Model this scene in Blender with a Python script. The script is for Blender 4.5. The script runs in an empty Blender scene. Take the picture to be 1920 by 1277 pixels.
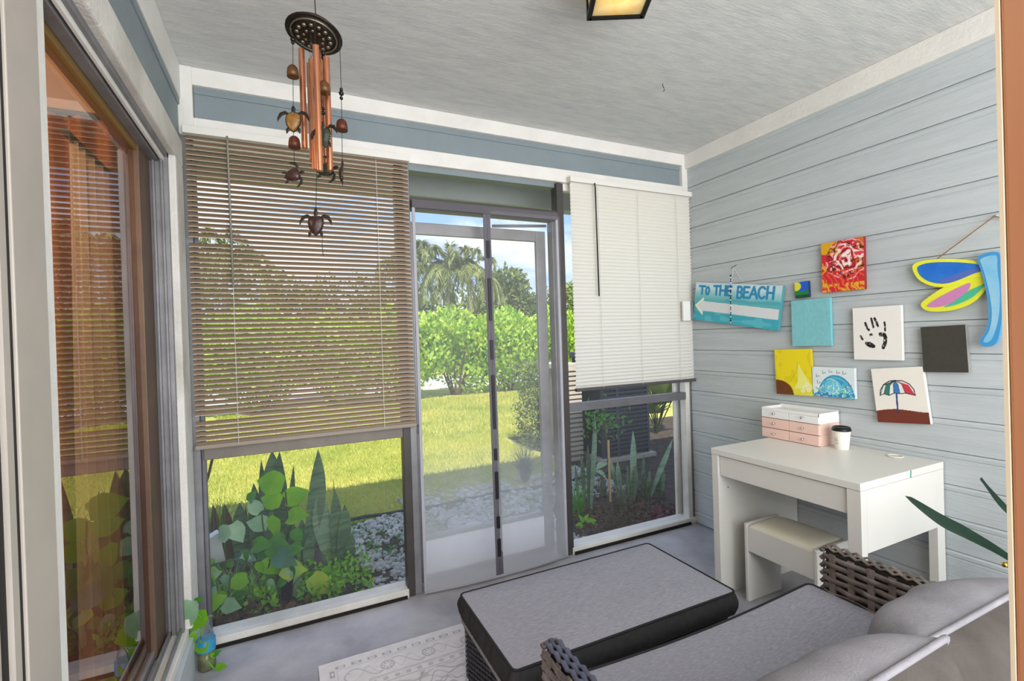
import bpy, math, random
import numpy as np
from mathutils import Vector, Matrix, noise
random.seed(7); rng = np.random.default_rng(7)
PI = math.pi
C = bpy.context.scene.collection
S = bpy.context.scene

# ------------------------------------------------------------------ camera
CAM = Vector((-2.36684, -2.31803, 1.26085)); F = 896.55
FW = Vector((0.42587, 0.90476, -0.00652)); RT = Vector((0.90424, -0.42585, -0.03161)); UP = Vector((0.03137, -0.00757, 0.99948))
cam = bpy.data.cameras.new('camera'); co = bpy.data.objects.new('camera', cam); C.objects.link(co)
cam.sensor_width = 36; cam.lens = F / 1920 * 36; cam.clip_start = .01; cam.clip_end = 300
m = Matrix.Identity(4)
for i in range(3): m[i][0] = RT[i]; m[i][1] = UP[i]; m[i][2] = -FW[i]; m[i][3] = CAM[i]
co.matrix_world = m; S.camera = co
def at(x, y, Y=None, X=None, Z=None):
    d = FW + RT * ((x - 960) / F) - UP * ((y - 638.5) / F)
    t = (Y - CAM.y) / d.y if Y is not None else ((X - CAM.x) / d.x if X is not None else (Z - CAM.z) / d.z)
    return CAM + d * t

# ------------------------------------------------------------------ world, sun, lights, exposure
vs = S.view_settings
S.display_settings.display_device = 'sRGB'
vs.view_transform = 'Standard'; vs.look = 'None'; vs.gamma = 1; vs.use_curve_mapping = False
vs.exposure = 0.62
W = bpy.data.worlds.new('sky'); S.world = W; W.use_nodes = True
nt = W.node_tree; nt.nodes.clear()
def N(t, **k):
    n = nt.nodes.new(t)
    for a, b in k.items(): setattr(n, a, b)
    return n
tc = N('ShaderNodeTexCoord'); mp = N('ShaderNodeMapping'); mp.inputs['Scale'].default_value = (1, 1, 3.0)
nz = N('ShaderNodeTexNoise'); nz.inputs['Scale'].default_value = 3.4; nz.inputs['Detail'].default_value = 9; nz.inputs['Roughness'].default_value = .62
cr = N('ShaderNodeValToRGB'); cr.color_ramp.elements[0].position = .43; cr.color_ramp.elements[1].position = .62
sx = N('ShaderNodeSeparateXYZ'); gr = N('ShaderNodeValToRGB')
gr.color_ramp.elements[0].position = 0; gr.color_ramp.elements[0].color = (.47, .67, .97, 1)
gr.color_ramp.elements[1].position = .6; gr.color_ramp.elements[1].color = (.17, .38, .85, 1)
mx = N('ShaderNodeMix', data_type='RGBA'); bg = N('ShaderNodeBackground'); out = N('ShaderNodeOutputWorld')
L = nt.links.new
L(tc.outputs['Generated'], mp.inputs[0]); L(mp.outputs[0], nz.inputs[0]); L(nz.outputs['Fac'], cr.inputs[0])
L(tc.outputs['Generated'], sx.inputs[0]); L(sx.outputs['Z'], gr.inputs[0])
L(cr.outputs[0], mx.inputs['Factor']); L(gr.outputs[0], mx.inputs['A']); mx.inputs['B'].default_value = (.93, .96, 1, 1)
L(mx.outputs['Result'], bg.inputs[0]); bg.inputs[1].default_value = .88; L(bg.outputs[0], out.inputs[0])
sun = bpy.data.lights.new('sun', 'SUN'); sun.energy = 4.9; sun.angle = .012; sun.color = (1, .93, .80)
so = bpy.data.objects.new('sun', sun); C.objects.link(so)
so.rotation_euler = Vector((.28, 1.0, -1.45)).to_track_quat('-Z', 'Y').to_euler()
def area(name, loc, tgt, w, h, e, col=(1, 1, 1)):
    a = bpy.data.lights.new(name, 'AREA'); a.shape = 'RECTANGLE'; a.size = w; a.size_y = h; a.energy = e; a.color = col
    o = bpy.data.objects.new(name, a); C.objects.link(o); o.location = loc
    o.rotation_euler = (Vector(tgt) - Vector(loc)).to_track_quat('-Z', 'Y').to_euler(); return o
area('added_fill_light', (-1.5, -3.6, 1.5), (-1.2, 0, 1.3), 2.6, 2.0, 70, (1, .995, .99))  # added fill behind the camera to brighten the porch, no real fixture
lp = bpy.data.lights.new('lamp_in_house', 'POINT'); lp.energy = 20; lp.color = (1, .66, .36); lp.shadow_soft_size = .15
lo = bpy.data.objects.new('lamp_in_house', lp); C.objects.link(lo); lo.location = (-3.5, -.9, 1.9)

# ------------------------------------------------------------------ materials
def hexc(s):
    c = [int(s[i:i + 2], 16) / 255 for i in (0, 2, 4)]
    return tuple((x / 12.92 if x <= .04045 else ((x + .055) / 1.055) ** 2.4) for x in c) + (1,)
MC = {}
def mat(name, col, rough=.6, metal=0, var=0, vscale=8, col2=None, bump=0, bscale=60, stretch=(1, 1, 1), trans=0, ior=1.45, spec=.5, sub=0, attr=None, bdist=.01, thin=0, alpha=1, contrast=None, coat=0):
    if name in MC: return MC[name]
    M_ = bpy.data.materials.new(name); M_.use_nodes = True; t = M_.node_tree; b = t.nodes['Principled BSDF']
    c = hexc(col) if isinstance(col, str) else col
    b.inputs['Base Color'].default_value = c; b.inputs['Roughness'].default_value = rough; b.inputs['Metallic'].default_value = metal
    b.inputs['Transmission Weight'].default_value = trans; b.inputs['IOR'].default_value = ior; b.inputs['Specular IOR Level'].default_value = spec
    b.inputs['Coat Weight'].default_value = coat
    if alpha < 1: b.inputs['Alpha'].default_value = alpha
    l = t.links.new
    def tex(sc, det=6, seed=0):
        g = t.nodes.new('ShaderNodeTexCoord'); p = t.nodes.new('ShaderNodeMapping'); p.inputs['Scale'].default_value = stretch; p.inputs['Location'].default_value = (seed, seed, seed)
        n = t.nodes.new('ShaderNodeTexNoise'); n.inputs['Scale'].default_value = sc; n.inputs['Detail'].default_value = det; n.inputs['Roughness'].default_value = .6
        l(g.outputs['Object'], p.inputs[0]); l(p.outputs[0], n.inputs[0]); return n
    if attr:
        a = t.nodes.new('ShaderNodeAttribute'); a.attribute_name = attr; l(a.outputs['Color'], b.inputs['Base Color'])
    elif col2 or var:
        c2 = hexc(col2) if col2 else tuple(max(0, x * (1 - var)) for x in c[:3]) + (1,)
        n = tex(vscale); r = t.nodes.new('ShaderNodeValToRGB'); lo_, hi_ = contrast or (.35, .65)
        r.color_ramp.elements[0].position = lo_; r.color_ramp.elements[1].position = hi_
        r.color_ramp.elements[0].color = c; r.color_ramp.elements[1].color = c2
        l(n.outputs['Fac'], r.inputs[0]); l(r.outputs[0], b.inputs['Base Color'])
    if bump:
        n = tex(bscale, 8, 3.3); bp = t.nodes.new('ShaderNodeBump'); bp.inputs['Strength'].default_value = bump; bp.inputs['Distance'].default_value = bdist
        l(n.outputs['Fac'], bp.inputs['Height']); l(bp.outputs[0], b.inputs['Normal'])
    if sub:   # thin translucent leaf / slat
        tr = t.nodes.new('ShaderNodeBsdfTranslucent'); ms = t.nodes.new('ShaderNodeMixShader'); ms.inputs[0].default_value = sub
        if b.inputs['Base Color'].is_linked: l(b.inputs['Base Color'].links[0].from_socket, tr.inputs[0])
        else: tr.inputs[0].default_value = c
        l(b.outputs[0], ms.inputs[1]); l(tr.outputs[0], ms.inputs[2]); l(ms.outputs[0], t.nodes['Material Output'].inputs[0])
    MC[name] = M_; return M_
def leafmat(name, c1, c2, sub=.35, vs_=3, rough=.45):
    return mat(name, c1, rough=rough, col2=c2, vscale=vs_, sub=sub)
def screenmat(name, dens, col, painted_haze=0):
    M_ = bpy.data.materials.new(name); M_.use_nodes = True; t = M_.node_tree; t.nodes.clear(); l = t.links.new
    o = t.nodes.new('ShaderNodeOutputMaterial'); tr = t.nodes.new('ShaderNodeBsdfTransparent'); ms = t.nodes.new('ShaderNodeMixShader')
    d = t.nodes.new('ShaderNodeBsdfDiffuse'); d.inputs[0].default_value = hexc(col); tl = t.nodes.new('ShaderNodeBsdfTranslucent'); tl.inputs[0].default_value = hexc(col)
    m2 = t.nodes.new('ShaderNodeMixShader'); m2.inputs[0].default_value = .5; l(d.outputs[0], m2.inputs[1]); l(tl.outputs[0], m2.inputs[2])
    ms.inputs[0].default_value = dens
    if painted_haze:  # height ramp broken by noise paints pale haze towards the bottom
        g = t.nodes.new('ShaderNodeTexCoord'); s_ = t.nodes.new('ShaderNodeSeparateXYZ'); r = t.nodes.new('ShaderNodeMapRange')
        n = t.nodes.new('ShaderNodeTexNoise'); n.inputs['Scale'].default_value = 2.5; n.inputs['Detail'].default_value = 4
        ad = t.nodes.new('ShaderNodeMath'); ad.operation = 'MULTIPLY_ADD'; ad.inputs[1].default_value = .5; 
        r.inputs['From Min'].default_value = 1.0; r.inputs['From Max'].default_value = .35; r.inputs['To Min'].default_value = dens; r.inputs['To Max'].default_value = painted_haze
        l(g.outputs['Object'], s_.inputs[0]); l(g.outputs['Object'], n.inputs[0]); l(n.outputs['Fac'], ad.inputs[0]); l(s_.outputs['Z'], ad.inputs[2]); l(ad.outputs[0], r.inputs['Value']); l(r.outputs[0], ms.inputs[0])
    l(tr.outputs[0], ms.inputs[1]); l(m2.outputs[0], ms.inputs[2]); l(ms.outputs[0], o.inputs[0]); return M_
WHITE = mat('white_paint', 'e4e2dc', .55, var=.1, vscale=5, bump=.25, bscale=40)
WHITED = mat('dirty_white_paint', 'dcd9d2', .6, col2='aca89c', vscale=3, contrast=(.45, .8), bump=.5, bscale=70)
BLUE = mat('blue_grey_paint', 'bcc3c5', .55, col2='b2babc', vscale=2.5, bump=.6, bscale=10, stretch=(3, 1, 12), bdist=.005)
BLUED = mat('dusty_blue_paint', '808c91', .55, var=.1, vscale=4, bump=.2, bscale=30)
CEIL = mat('ceiling_plaster', 'd6d6d2', .8, col2='c6c8c6', vscale=7, bump=.4, bscale=24, stretch=(1, 5, 1), bdist=.004)
CONC = mat('painted_concrete', 'b6b5ba', .5, col2='96959c', vscale=4, bump=.15, bscale=30)
ALU = mat('weathered_aluminium', '8b8a8c', .45, metal=.35, var=.25, vscale=9)
DALU = mat('dark_bronze_aluminium', '4c4846', .45, metal=.3, var=.2, vscale=9)
GALU = mat('grey_aluminium', '75747a', .45, metal=.3, var=.2, vscale=9)
BLACK = mat('black_rubber', '15140f', .6)
TAN = mat('tan_painted_sash', 'b9b0a6', .5, var=.12, vscale=4)
DESKW = mat('white_laminate', 'dcdad2', .35, var=.03, vscale=3)
STEEL = mat('polished_steel', 'c8c8c8', .2, metal=1)

# ------------------------------------------------------------------ mesh helpers
class M:
    def __init__(s): s.v = []; s.f = []; s.m = []; s.mi = 0
    def add(s, vs_, fs_):
        k = len(s.v); s.v += [tuple(p) for p in vs_]
        for f in fs_: s.f.append(tuple(i + k for i in f)); s.m.append(s.mi)
        return s
    def box(s, x0, x1, y0, y1, z0, z1):
        return s.add([(x0, y0, z0), (x1, y0, z0), (x1, y1, z0), (x0, y1, z0), (x0, y0, z1), (x1, y0, z1), (x1, y1, z1), (x0, y1, z1)],
                     [(0, 3, 2, 1), (4, 5, 6, 7), (0, 1, 5, 4), (1, 2, 6, 5), (2, 3, 7, 6), (3, 0, 4, 7)])
    def obox(s, c, ax, ay, az):   # centre and three half-axis vectors
        c, ax, ay, az = map(Vector, (c, ax, ay, az)); vs_ = []
        for k in (-1, 1):
            for i, j in ((-1, -1), (1, -1), (1, 1), (-1, 1)): vs_.append(c + ax * i + ay * j + az * k)
        return s.add(vs_, [(0, 3, 2, 1), (4, 5, 6, 7), (0, 1, 5, 4), (1, 2, 6, 5), (2, 3, 7, 6), (3, 0, 4, 7)])
    def prism(s, pts, d):         # 3D polygon extruded by vector d
        n = len(pts); pts = [Vector(p) for p in pts]; d = Vector(d)
        s.add(pts + [p + d for p in pts], [tuple(range(n))[::-1], tuple(range(n, 2 * n))] + [(i, (i + 1) % n, (i + 1) % n + n, i + n) for i in range(n)])
        return s
    def tube(s, pts, r, n=6, cap=True, flat=1.0, up=(0, 0, 1)):
        pts = [Vector(p) for p in pts]; k = len(pts); R_ = r if isinstance(r, (list, tuple)) else [r] * k; vs_ = []
        for i, p in enumerate(pts):
            t = (pts[min(i + 1, k - 1)] - pts[max(i - 1, 0)]).normalized()
            u = Vector(up); a = t.cross(u)
            if a.length < .05: a = t.cross(Vector((1, .2, 0)))
            a.normalize(); b = a.cross(t)
            for j in range(n):
                w = 2 * PI * (j + .5) / n; vs_.append(p + a * (math.cos(w) * R_[i]) + b * (math.sin(w) * R_[i] * flat))
        fs_ = [(i * n + j, i * n + (j + 1) % n, (i + 1) * n + (j + 1) % n, (i + 1) * n + j) for i in range(k - 1) for j in range(n)]
        if cap: fs_ += [tuple(range(n))[::-1], tuple(range((k - 1) * n, k * n))]
        return s.add(vs_, fs_)
    def lathe(s, prof, c=(0, 0, 0), n=20, axis=None, sx=1):
        c = Vector(c); Z = Vector(axis or (0, 0, 1)).normalized(); X_ = Z.cross(Vector((0, 1, 0))); 
        if X_.length < .1: X_ = Z.cross(Vector((1, 0, 0)))
        X_.normalize(); Y_ = Z.cross(X_); vs_ = []; fs_ = []
        for r, z in prof:
            for j in range(n):
                w = 2 * PI * j / n; vs_.append(c + X_ * (r * math.cos(w)) + Y_ * (r * math.sin(w)) + Z * z)
        k = len(prof)
        for i in range(k - 1):
            for j in range(n): fs_.append((i * n + j, i * n + (j + 1) % n, (i + 1) * n + (j + 1) % n, (i + 1) * n + j))
        if prof[0][0] > 1e-6: fs_.append(tuple(range(n))[::-1])
        if prof[-1][0] > 1e-6: fs_.append(tuple(range((k - 1) * n, k * n)))
        return s.add(vs_, fs_)
    def ball(s, c, r, n=8, sq=(1, 1, 1)):
        c = Vector(c); k = max(4, n // 2); vs_ = [c + Vector((0, 0, -r * sq[2]))]; fs_ = []
        for i in range(1, k):
            a = PI * i / k - PI / 2
            for j in range(n):
                w = 2 * PI * j / n; vs_.append(c + Vector((r * sq[0] * math.cos(a) * math.cos(w), r * sq[1] * math.cos(a) * math.sin(w), r * sq[2] * math.sin(a))))
        vs_.append(c + Vector((0, 0, r * sq[2]))); e = len(vs_) - 1
        for j in range(n): fs_.append((0, 1 + (j + 1) % n, 1 + j)); fs_.append((e, e - n + j, e - n + (j + 1) % n))
        for i in range(k - 2):
            for j in range(n): a = 1 + i * n; fs_.append((a + j, a + (j + 1) % n, a + n + (j + 1) % n, a + n + j))
        return s.add(vs_, fs_)
    def mesh(s, name):
        me = bpy.data.meshes.new(name); me.from_pydata(s.v, [], s.f)
        return me
    def build(s, name, mt, parent=None, smooth=False, bevel=0, **k):
        me = s.mesh(name)
        for q in (mt if isinstance(mt, (list, tuple)) else [mt]): me.materials.append(q)
        if isinstance(mt, (list, tuple)): me.polygons.foreach_set('material_index', s.m)
        if smooth: me.polygons.foreach_set('use_smooth', [True] * len(me.polygons))
        return link(name, me, parent, bevel, **k)
def link(name, me, parent=None, bevel=0, label=None, kind=None, cat=None, group=None):
    o = bpy.data.objects.new(name, me); C.objects.link(o)
    if parent is not None:
        o.parent = parent; o.matrix_parent_inverse = Matrix.Translation(-Vector(parent.get('_loc', (0, 0, 0))))
    if bevel:
        b = o.modifiers.new('bevel', 'BEVEL'); b.width = bevel; b.segments = 2; b.limit_method = 'ANGLE'
    tag(o, label, cat, group, kind); return o
def tag(o, label=None, cat=None, group=None, kind=None):
    if label: o['label'] = label
    if cat: o['category'] = cat
    if group: o['group'] = group
    if kind: o['kind'] = kind
    return o
def thing(name, label, cat, loc=(0, 0, 0), group=None, kind=None):
    o = bpy.data.objects.new(name, None); C.objects.link(o); o.location = loc; o['_loc'] = tuple(loc); o.empty_display_size = .05
    return tag(o, label, cat, group, kind)
def inst(o, name, loc, rot=(0, 0, 0), sc=1, parent=None, **k):
    c = bpy.data.objects.new(name, o.data); C.objects.link(c); c.location = loc; c.rotation_euler = rot
    c.scale = (sc, sc, sc) if not isinstance(sc, (tuple, list)) else sc
    if parent is not None: c.parent = parent; c.matrix_parent_inverse = Matrix.Translation(-Vector(parent.get('_loc', (0, 0, 0))))
    tag(c, **k); return c
def fastmesh(name, V, Fq, mt, parent=None, smooth=False, **k):
    """V (n,3), Fq (m,3 or 4) numpy arrays"""
    me = bpy.data.meshes.new(name); n = len(V); q = Fq.shape[1]; mm = len(Fq)
    me.vertices.add(n); me.vertices.foreach_set('co', np.asarray(V, np.float32).ravel())
    me.loops.add(mm * q); me.loops.foreach_set('vertex_index', np.asarray(Fq, np.int32).ravel())
    me.polygons.add(mm); me.polygons.foreach_set('loop_start', np.arange(0, mm * q, q, dtype=np.int32)); me.polygons.foreach_set('loop_total', np.full(mm, q, np.int32))
    if smooth: me.polygons.foreach_set('use_smooth', np.ones(mm, bool))
    me.update(calc_edges=True); me.validate(); me.materials.append(mt)
    return link(name, me, parent, **k)
def struct(name, mb, mt, **k): return mb.build(name, mt, kind='structure', **k)
def bm1(*a): return M().box(*a)
# painted grid: origin, U and V edge vectors, colour function of (u, v)
def painted(name, o, U, V, nu, nv, fn, mt, parent=None, **k):
    o, U, V = Vector(o), Vector(U), Vector(V)
    u, v = np.meshgrid(np.linspace(0, 1, nu + 1), np.linspace(0, 1, nv + 1))
    P = np.array(o)[None, None] + u[..., None] * np.array(U) + v[..., None] * np.array(V)
    i = np.arange(nv)[:, None] * (nu + 1) + np.arange(nu)[None]
    Fq = np.stack([i, i + 1, i + nu + 2, i + nu + 1], -1).reshape(-1, 4)
    ob = fastmesh(name, P.reshape(-1, 3), Fq, mt, parent, **k)
    col = fn(u, v); col = np.clip(col, 0, 1); lin = np.where(col <= .04045, col / 12.92, ((col + .055) / 1.055) ** 2.4)
    a = ob.data.color_attributes.new('paint', 'FLOAT_COLOR', 'POINT')
    a.data.foreach_set('color', np.concatenate([lin, np.ones(lin.shape[:2] + (1,))], -1).astype(np.float32).ravel())
    return ob
PAINT = mat('painted_colours', 'ffffff', .55, attr='paint', bump=.2, bscale=180, bdist=.002)
PRINT = mat('printed_colours', 'ffffff', .7, attr='paint')
def rgb(s): return np.array([int(s[i:i + 2], 16) / 255 for i in (0, 2, 4)])
def over(img, mask, c):
    m_ = np.clip(mask, 0, 1)[..., None]; return img * (1 - m_) + (c if isinstance(c, np.ndarray) else rgb(c)) * m_
def seg(u, v, a, b):
    ax, ay = a; bx, by = b; dx, dy = bx - ax, by - ay; t = np.clip(((u - ax) * dx + (v - ay) * dy) / (dx * dx + dy * dy + 1e-12), 0, 1)
    return np.hypot(u - ax - t * dx, v - ay - t * dy)
def line(u, v, pts, w, e=.004): 
    d = np.full(u.shape, 9.)
    for a, b in zip(pts, pts[1:]): d = np.minimum(d, seg(u, v, a, b))
    return np.clip((w / 2 - d) / e + .5, 0, 1)
def poly(u, v, pts, e=None):
    ins = np.zeros(u.shape, bool); n = len(pts)
    for i in range(n):
        x1, y1 = pts[i]; x2, y2 = pts[(i + 1) % n]
        ins ^= ((y1 > v) != (y2 > v)) & (u < (x2 - x1) * (v - y1) / ((y2 - y1) or 1e-9) + x1)
    return ins.astype(float)
def ell(u, v, cx, cy, rx, ry, ang=0):
    c, s = math.cos(ang), math.sin(ang); a = ((u - cx) * c + (v - cy) * s) / rx; b = (-(u - cx) * s + (v - cy) * c) / ry
    return (a * a + b * b < 1).astype(float)
def vnoise(u, v, f, seed=0):
    r = np.random.default_rng(seed); g = r.random((64, 64)); x = u * f % 63; y = v * f % 63
    xi, yi = x.astype(int), y.astype(int); fx, fy = x - xi, y - yi; fx = fx * fx * (3 - 2 * fx); fy = fy * fy * (3 - 2 * fy)
    return (g[yi, xi] * (1 - fx) + g[yi, xi + 1] * fx) * (1 - fy) + (g[yi + 1, xi] * (1 - fx) + g[yi + 1, xi + 1] * fx) * fy

# ================================================================== SETTING
FZ = .02
struct('floor', bm1(-2.9, .1, -3.4, .1, -.12, FZ), CONC)
struct('ceiling', bm1(-2.9, .1, -5.0, .1, 2.4, 2.46), CEIL)
struct('roof_slab', bm1(-9, 6, -5.0, .62, 2.47, 2.55), WHITE)
struct('eave_soffit', bm1(-9, 6, .1, .55, 2.38, 2.46), WHITE)
struct('eave_beam', bm1(-9, 6, .5, .60, 2.125, 2.38).box(-9, 6, .48, .5, 2.28, 2.38), mat('eave_paint', 'b4bcbc', .6, var=.12, vscale=3))
# right wall: tongue and groove siding, board by board
wr = struct('wall_right', bm1(.012, .10, -3.2, .1, FZ, 2.4), BLUED)
for k in range(-1, 18):
    z0 = .099 + .1305 * k; z1 = z0 + .1305
    z0c = max(z0, FZ + .004); z1c = min(z1, 2.4)
    b = M(); ys = (-3.2, -.001)
    prof = [(.012, z0c), (.0008, z0c + .0006), (0, z0c + .0025), (0, max(z0c + .005, z1c - .030)), (.0025, max(z0c + .006, z1c - .0275)), (.0025, max(z0c + .007, z1c - .026)), (-.001, max(z0c + .008, z1c - .022)), (-.0015, max(z0c + .009, z1c - .010)), (.003, max(z0c + .01, z1c - .002)), (.012, z1c - .0015)]
    b.prism([(x, ys[0], z) for x, z in prof], (0, ys[1] - ys[0], 0))
    b.build('siding_board', BLUE, wr)
# crown strips
struct('trim_1', bm1(-.022, 0, -3.2, 0, 2.305, 2.4), WHITE, bevel=.003)
# front (screen) wall header
wf = struct('wall_front', bm1(-9, 0, .02, .09, 2.10, 2.4), BLUED)
for a in [(-2.685, -.0, -.018, .03, 2.328, 2.4)]: struct('trim_2', bm1(*a), WHITE, bevel=.003)
struct('trim_3', bm1(-2.70, 0, -.012, .10, 2.125, 2.198), WHITE, bevel=.004)
bm1(-2.68, -.045, .003, .02, 2.198, 2.30).build('header_board', BLUED, wf); bm1(-2.68, -.045, -.001, .02, 2.3002, 2.328).build('header_board', BLUED, wf)
struct('trim_4', bm1(-2.80, -2.682, -.022, .06, 2.12, 2.4), WHITE, bevel=.004)
struct('trim_5', bm1(-.045, 0, -.02, .05, 2.12, 2.4), WHITE, bevel=.003)
struct('wall_outside', bm1(-9, -2.82, .0, .1, -.1, 2.4), BLUED)
# left wall
wl = struct('wall_left', bm1(-2.85, -2.738, -3.2, 0, FZ, .20).box(-2.85, -2.745, -3.2, 0, 2.05, 2.4).box(-2.85, -2.745, -.16, 0, .2, 2.05), BLUED)
bm1(-2.745, -2.732, -3.2, -.02, 2.09, 2.262).build('header_board', BLUED, wl, bevel=.003)
bm1(-2.745, -2.728, -3.2, -.02, 2.096, 2.122).build('header_board', BLUED, wl, bevel=.004)
bm1(-2.745, -2.726, -3.2, -.02, 2.235, 2.262).build('header_board', BLUED, wl, bevel=.004)
bm1(-2.745, -2.722, -3.2, -.004, 2.262, 2.4).build('crown_strip', WHITE, wl, bevel=.003)
bm1(-2.76, -2.722, -3.2, -.02, 1.985, 2.09).build('window_head_board', WHITED, wl, bevel=.006)
bm1(-2.76, -2.722, -.165, -.025, .20, 1.985).build('window_jamb_board', WHITED, wl, bevel=.006)
struct('baseboard_left', bm1(-2.738, -2.720, -3.2, -.02, FZ, .17), BLUE, bevel=.003)
# left sliding window
w1 = thing('window_1', 'tall aluminium sliding window in the left wall reflecting the blind and garden', None, (-2.81, -1.2, .2), kind='structure')
for nm, a, mt in [('frame_head', (-2.85, -2.745, -3.2, -.16, 1.965, 2.0), ALU), ('frame_head_track', (-2.80, -2.77, -3.2, -.16, 1.945, 1.968), ALU), ('frame_head_track', (-2.765, -2.755, -3.2, -.16, 1.95, 1.98), WHITE),
                  ('frame_jamb', (-2.85, -2.745, -.19, -.16, .2, 1.985), ALU), ('frame_jamb_fin', (-2.79, -2.782, -.205, -.19, .2, 1.965), ALU), ('frame_jamb_fin', (-2.765, -2.757, -.205, -.19, .2, 1.965), ALU),
                  ('window_sill', (-2.85, -2.735, -3.2, -.16, .17, .205), WHITE), ('sill_track', (-2.79, -2.782, -3.2, -.19, .205, .23), ALU), ('sill_track', (-2.757, -2.749, -3.2, -.19, .205, .225), ALU)]:
    bm1(*a).build(nm, mt, w1, bevel=.002)
bm1(-2.832, -2.795, -.345, -.21, .215, 1.95).build('sash_stile', mat('brown_sash', '6a5546', .5, metal=.3, var=.2), w1, bevel=.003)
bm1(-2.832, -2.80, -1.12, -.34, 1.925, 1.95).build('sash_rail', mat('gold_sash', '8c6f3e', .5, metal=.3), w1, bevel=.003)
bm1(-2.832, -2.80, -1.12, -.34, .215, .245).build('sash_rail', ALU, w1, bevel=.003)
bm1(-2.80, -2.77, -1.255, -1.135, .215, 1.955).build('meeting_stile', TAN, w1, bevel=.002)
bm1(-2.80, -2.771, -1.1355, -1.105, .215, 1.955).build('stile_edge', WHITE, w1)
bm1(-2.80, -2.775, -1.272, -1.255, .215, 1.955).build('glazing_seal', BLACK, w1)
bm1(-2.80, -2.772, -1.292, -1.272, .215, 1.955).build('outer_stile', TAN, w1)
bm1(-2.80, -2.78, -1.325, -1.292, .215, 1.955).build('glazing_seal', BLACK, w1)
bm1(-2.80, -2.775, -1.345, -1.325, .215, 1.955).build('outer_stile', TAN, w1)
GL = bpy.data.materials.new('window_glass'); GL.use_nodes = True; t = GL.node_tree; t.nodes.clear()
o_ = t.nodes.new('ShaderNodeOutputMaterial'); tr = t.nodes.new('ShaderNodeBsdfTransparent'); tr.inputs[0].default_value = (.86, .86, .84, 1); gl = t.nodes.new('ShaderNodeBsdfGlossy'); gl.inputs['Roughness'].default_value = .0
fr = t.nodes.new('ShaderNodeFresnel'); fr.inputs[0].default_value = 3.0; ms = t.nodes.new('ShaderNodeMixShader')
t.links.new(fr.outputs[0], ms.inputs[0]); t.links.new(tr.outputs[0], ms.inputs[1]); t.links.new(gl.outputs[0], ms.inputs[2]); t.links.new(ms.outputs[0], o_.inputs[0])
M().add([(-2.81, -3.2, .22), (-2.81, -.22, .22), (-2.81, -.22, 1.95), (-2.81, -3.2, 1.95)], [(0, 1, 2, 3)]).build('glass_pane', GL, w1)
# the room behind the left window
rm = M(); rm.box(-5.2, -5.1, -3.2, 0, 0, 2.4); rm.box(-5.2, -2.85, -3.3, -3.2, 0, 2.4); rm.box(-5.2, -2.85, -.02, 0, 0, 2.4); rm.box(-5.2, -2.85, -3.2, 0, 2.4, 2.46); rm.box(-5.2, -2.85, -3.2, 0, -.02, .02)
struct('wall_house_room', rm, mat('warm_wall_paint', 'c9a27c', .8))
def curtain(name, x, y0, y1, z0, z1, mt, label, amp=.02, nf=9, n=90, skew=0):
    P = []; Fq = []
    for i in range(n + 1):
        u = i / n; a = u * nf * 2 * PI + 1.3 * math.sin(u * 7)
        for j in range(13):
            v = j / 12; y = y0 + (y1 - y0) * u * (1 - .06 * math.sin(v * PI)) + skew * (1 - v) * (u - .5)
            P.append((x + amp * (1.15 - .5 * v) * math.sin(a + .5 * v), y, z0 + (z1 - z0) * v))
    for i in range(n):
        for j in range(12): k = i * 13 + j; Fq.append((k, k + 13, k + 14, k + 1))
    m_ = M(); m_.add(P, Fq); r = thing(name, label, 'curtain', (x, (y0 + y1) / 2, z1)); m_.build('curtain_panel', mt, r, smooth=True)
    q = M(); q.tube([(x, y0 - .05, z1 + .01), (x, y1 + .05, z1 + .01)], .011, 8); q.build('curtain_rod', DALU, r); return r
bc_ = curtain('brown_curtain', -3.12, -1.0, -.12, .05, 2.1, mat('brown_curtain_fabric', 'b87848', .8, var=.15, vscale=6, sub=.3), 'orange brown curtain hanging inside the house behind the left window', .03, 10)
bc_.location = (-3.32, -.11, 2.1); bc_.rotation_euler = (0, 0, PI / 2)
curtain('sheer_curtain', -2.94, -.44, -.10, .06, 1.9, screenmat('sheer_white', .5, 'e6dcd4'), 'sheer white curtain hanging just inside the left window glass', .022, 5, skew=.15)

# screened bays
def screenpane(name, a, mt, parent):
    x0, x1, y, z0, z1 = a; return M().add([(x0, y, z0), (x1, y, z0), (x1, y, z1), (x0, y, z1)], [(0, 1, 2, 3)]).build(name, mt, parent)
SCR = screenmat('insect_screen', .10, 'b9b9b9'); 
w2 = thing('window_2', 'screened bay with low sill at the left of the screen door', None, (-2.3, .04, FZ), kind='structure')
for nm, a, mt in [('frame_post', (-2.735, -2.70, .0, .05, FZ, 2.12), ALU), ('frame_post', (-2.70, -2.685, .015, .045, FZ + .02, 2.12), GALU), ('frame_rail', (-2.69, -1.87, .0, .045, .795, .85), mat('taupe_rail', '7e776f', .5, metal=.2, var=.2)), ('sill_board', (-2.70, -1.87, -.01, .09, FZ, .062), WHITED), ('frame_head', (-2.69, -1.87, .01, .05, 2.085, 2.125), WHITE)]:
    bm1(*a).build(nm, mt, w2, bevel=.003)
bm1(-2.70, -1.88, -.018, -.0095, FZ, .034).build('dirt_line', mat('black_grime', '1c1915', .9), w2)
screenpane('insect_screen', (-2.69, -1.87, .03, .05, 2.1), SCR, w2)
w3 = thing('window_3', 'screened bay with mid rail between the screen door and right wall', None, (-.5, .04, FZ), kind='structure')
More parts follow.
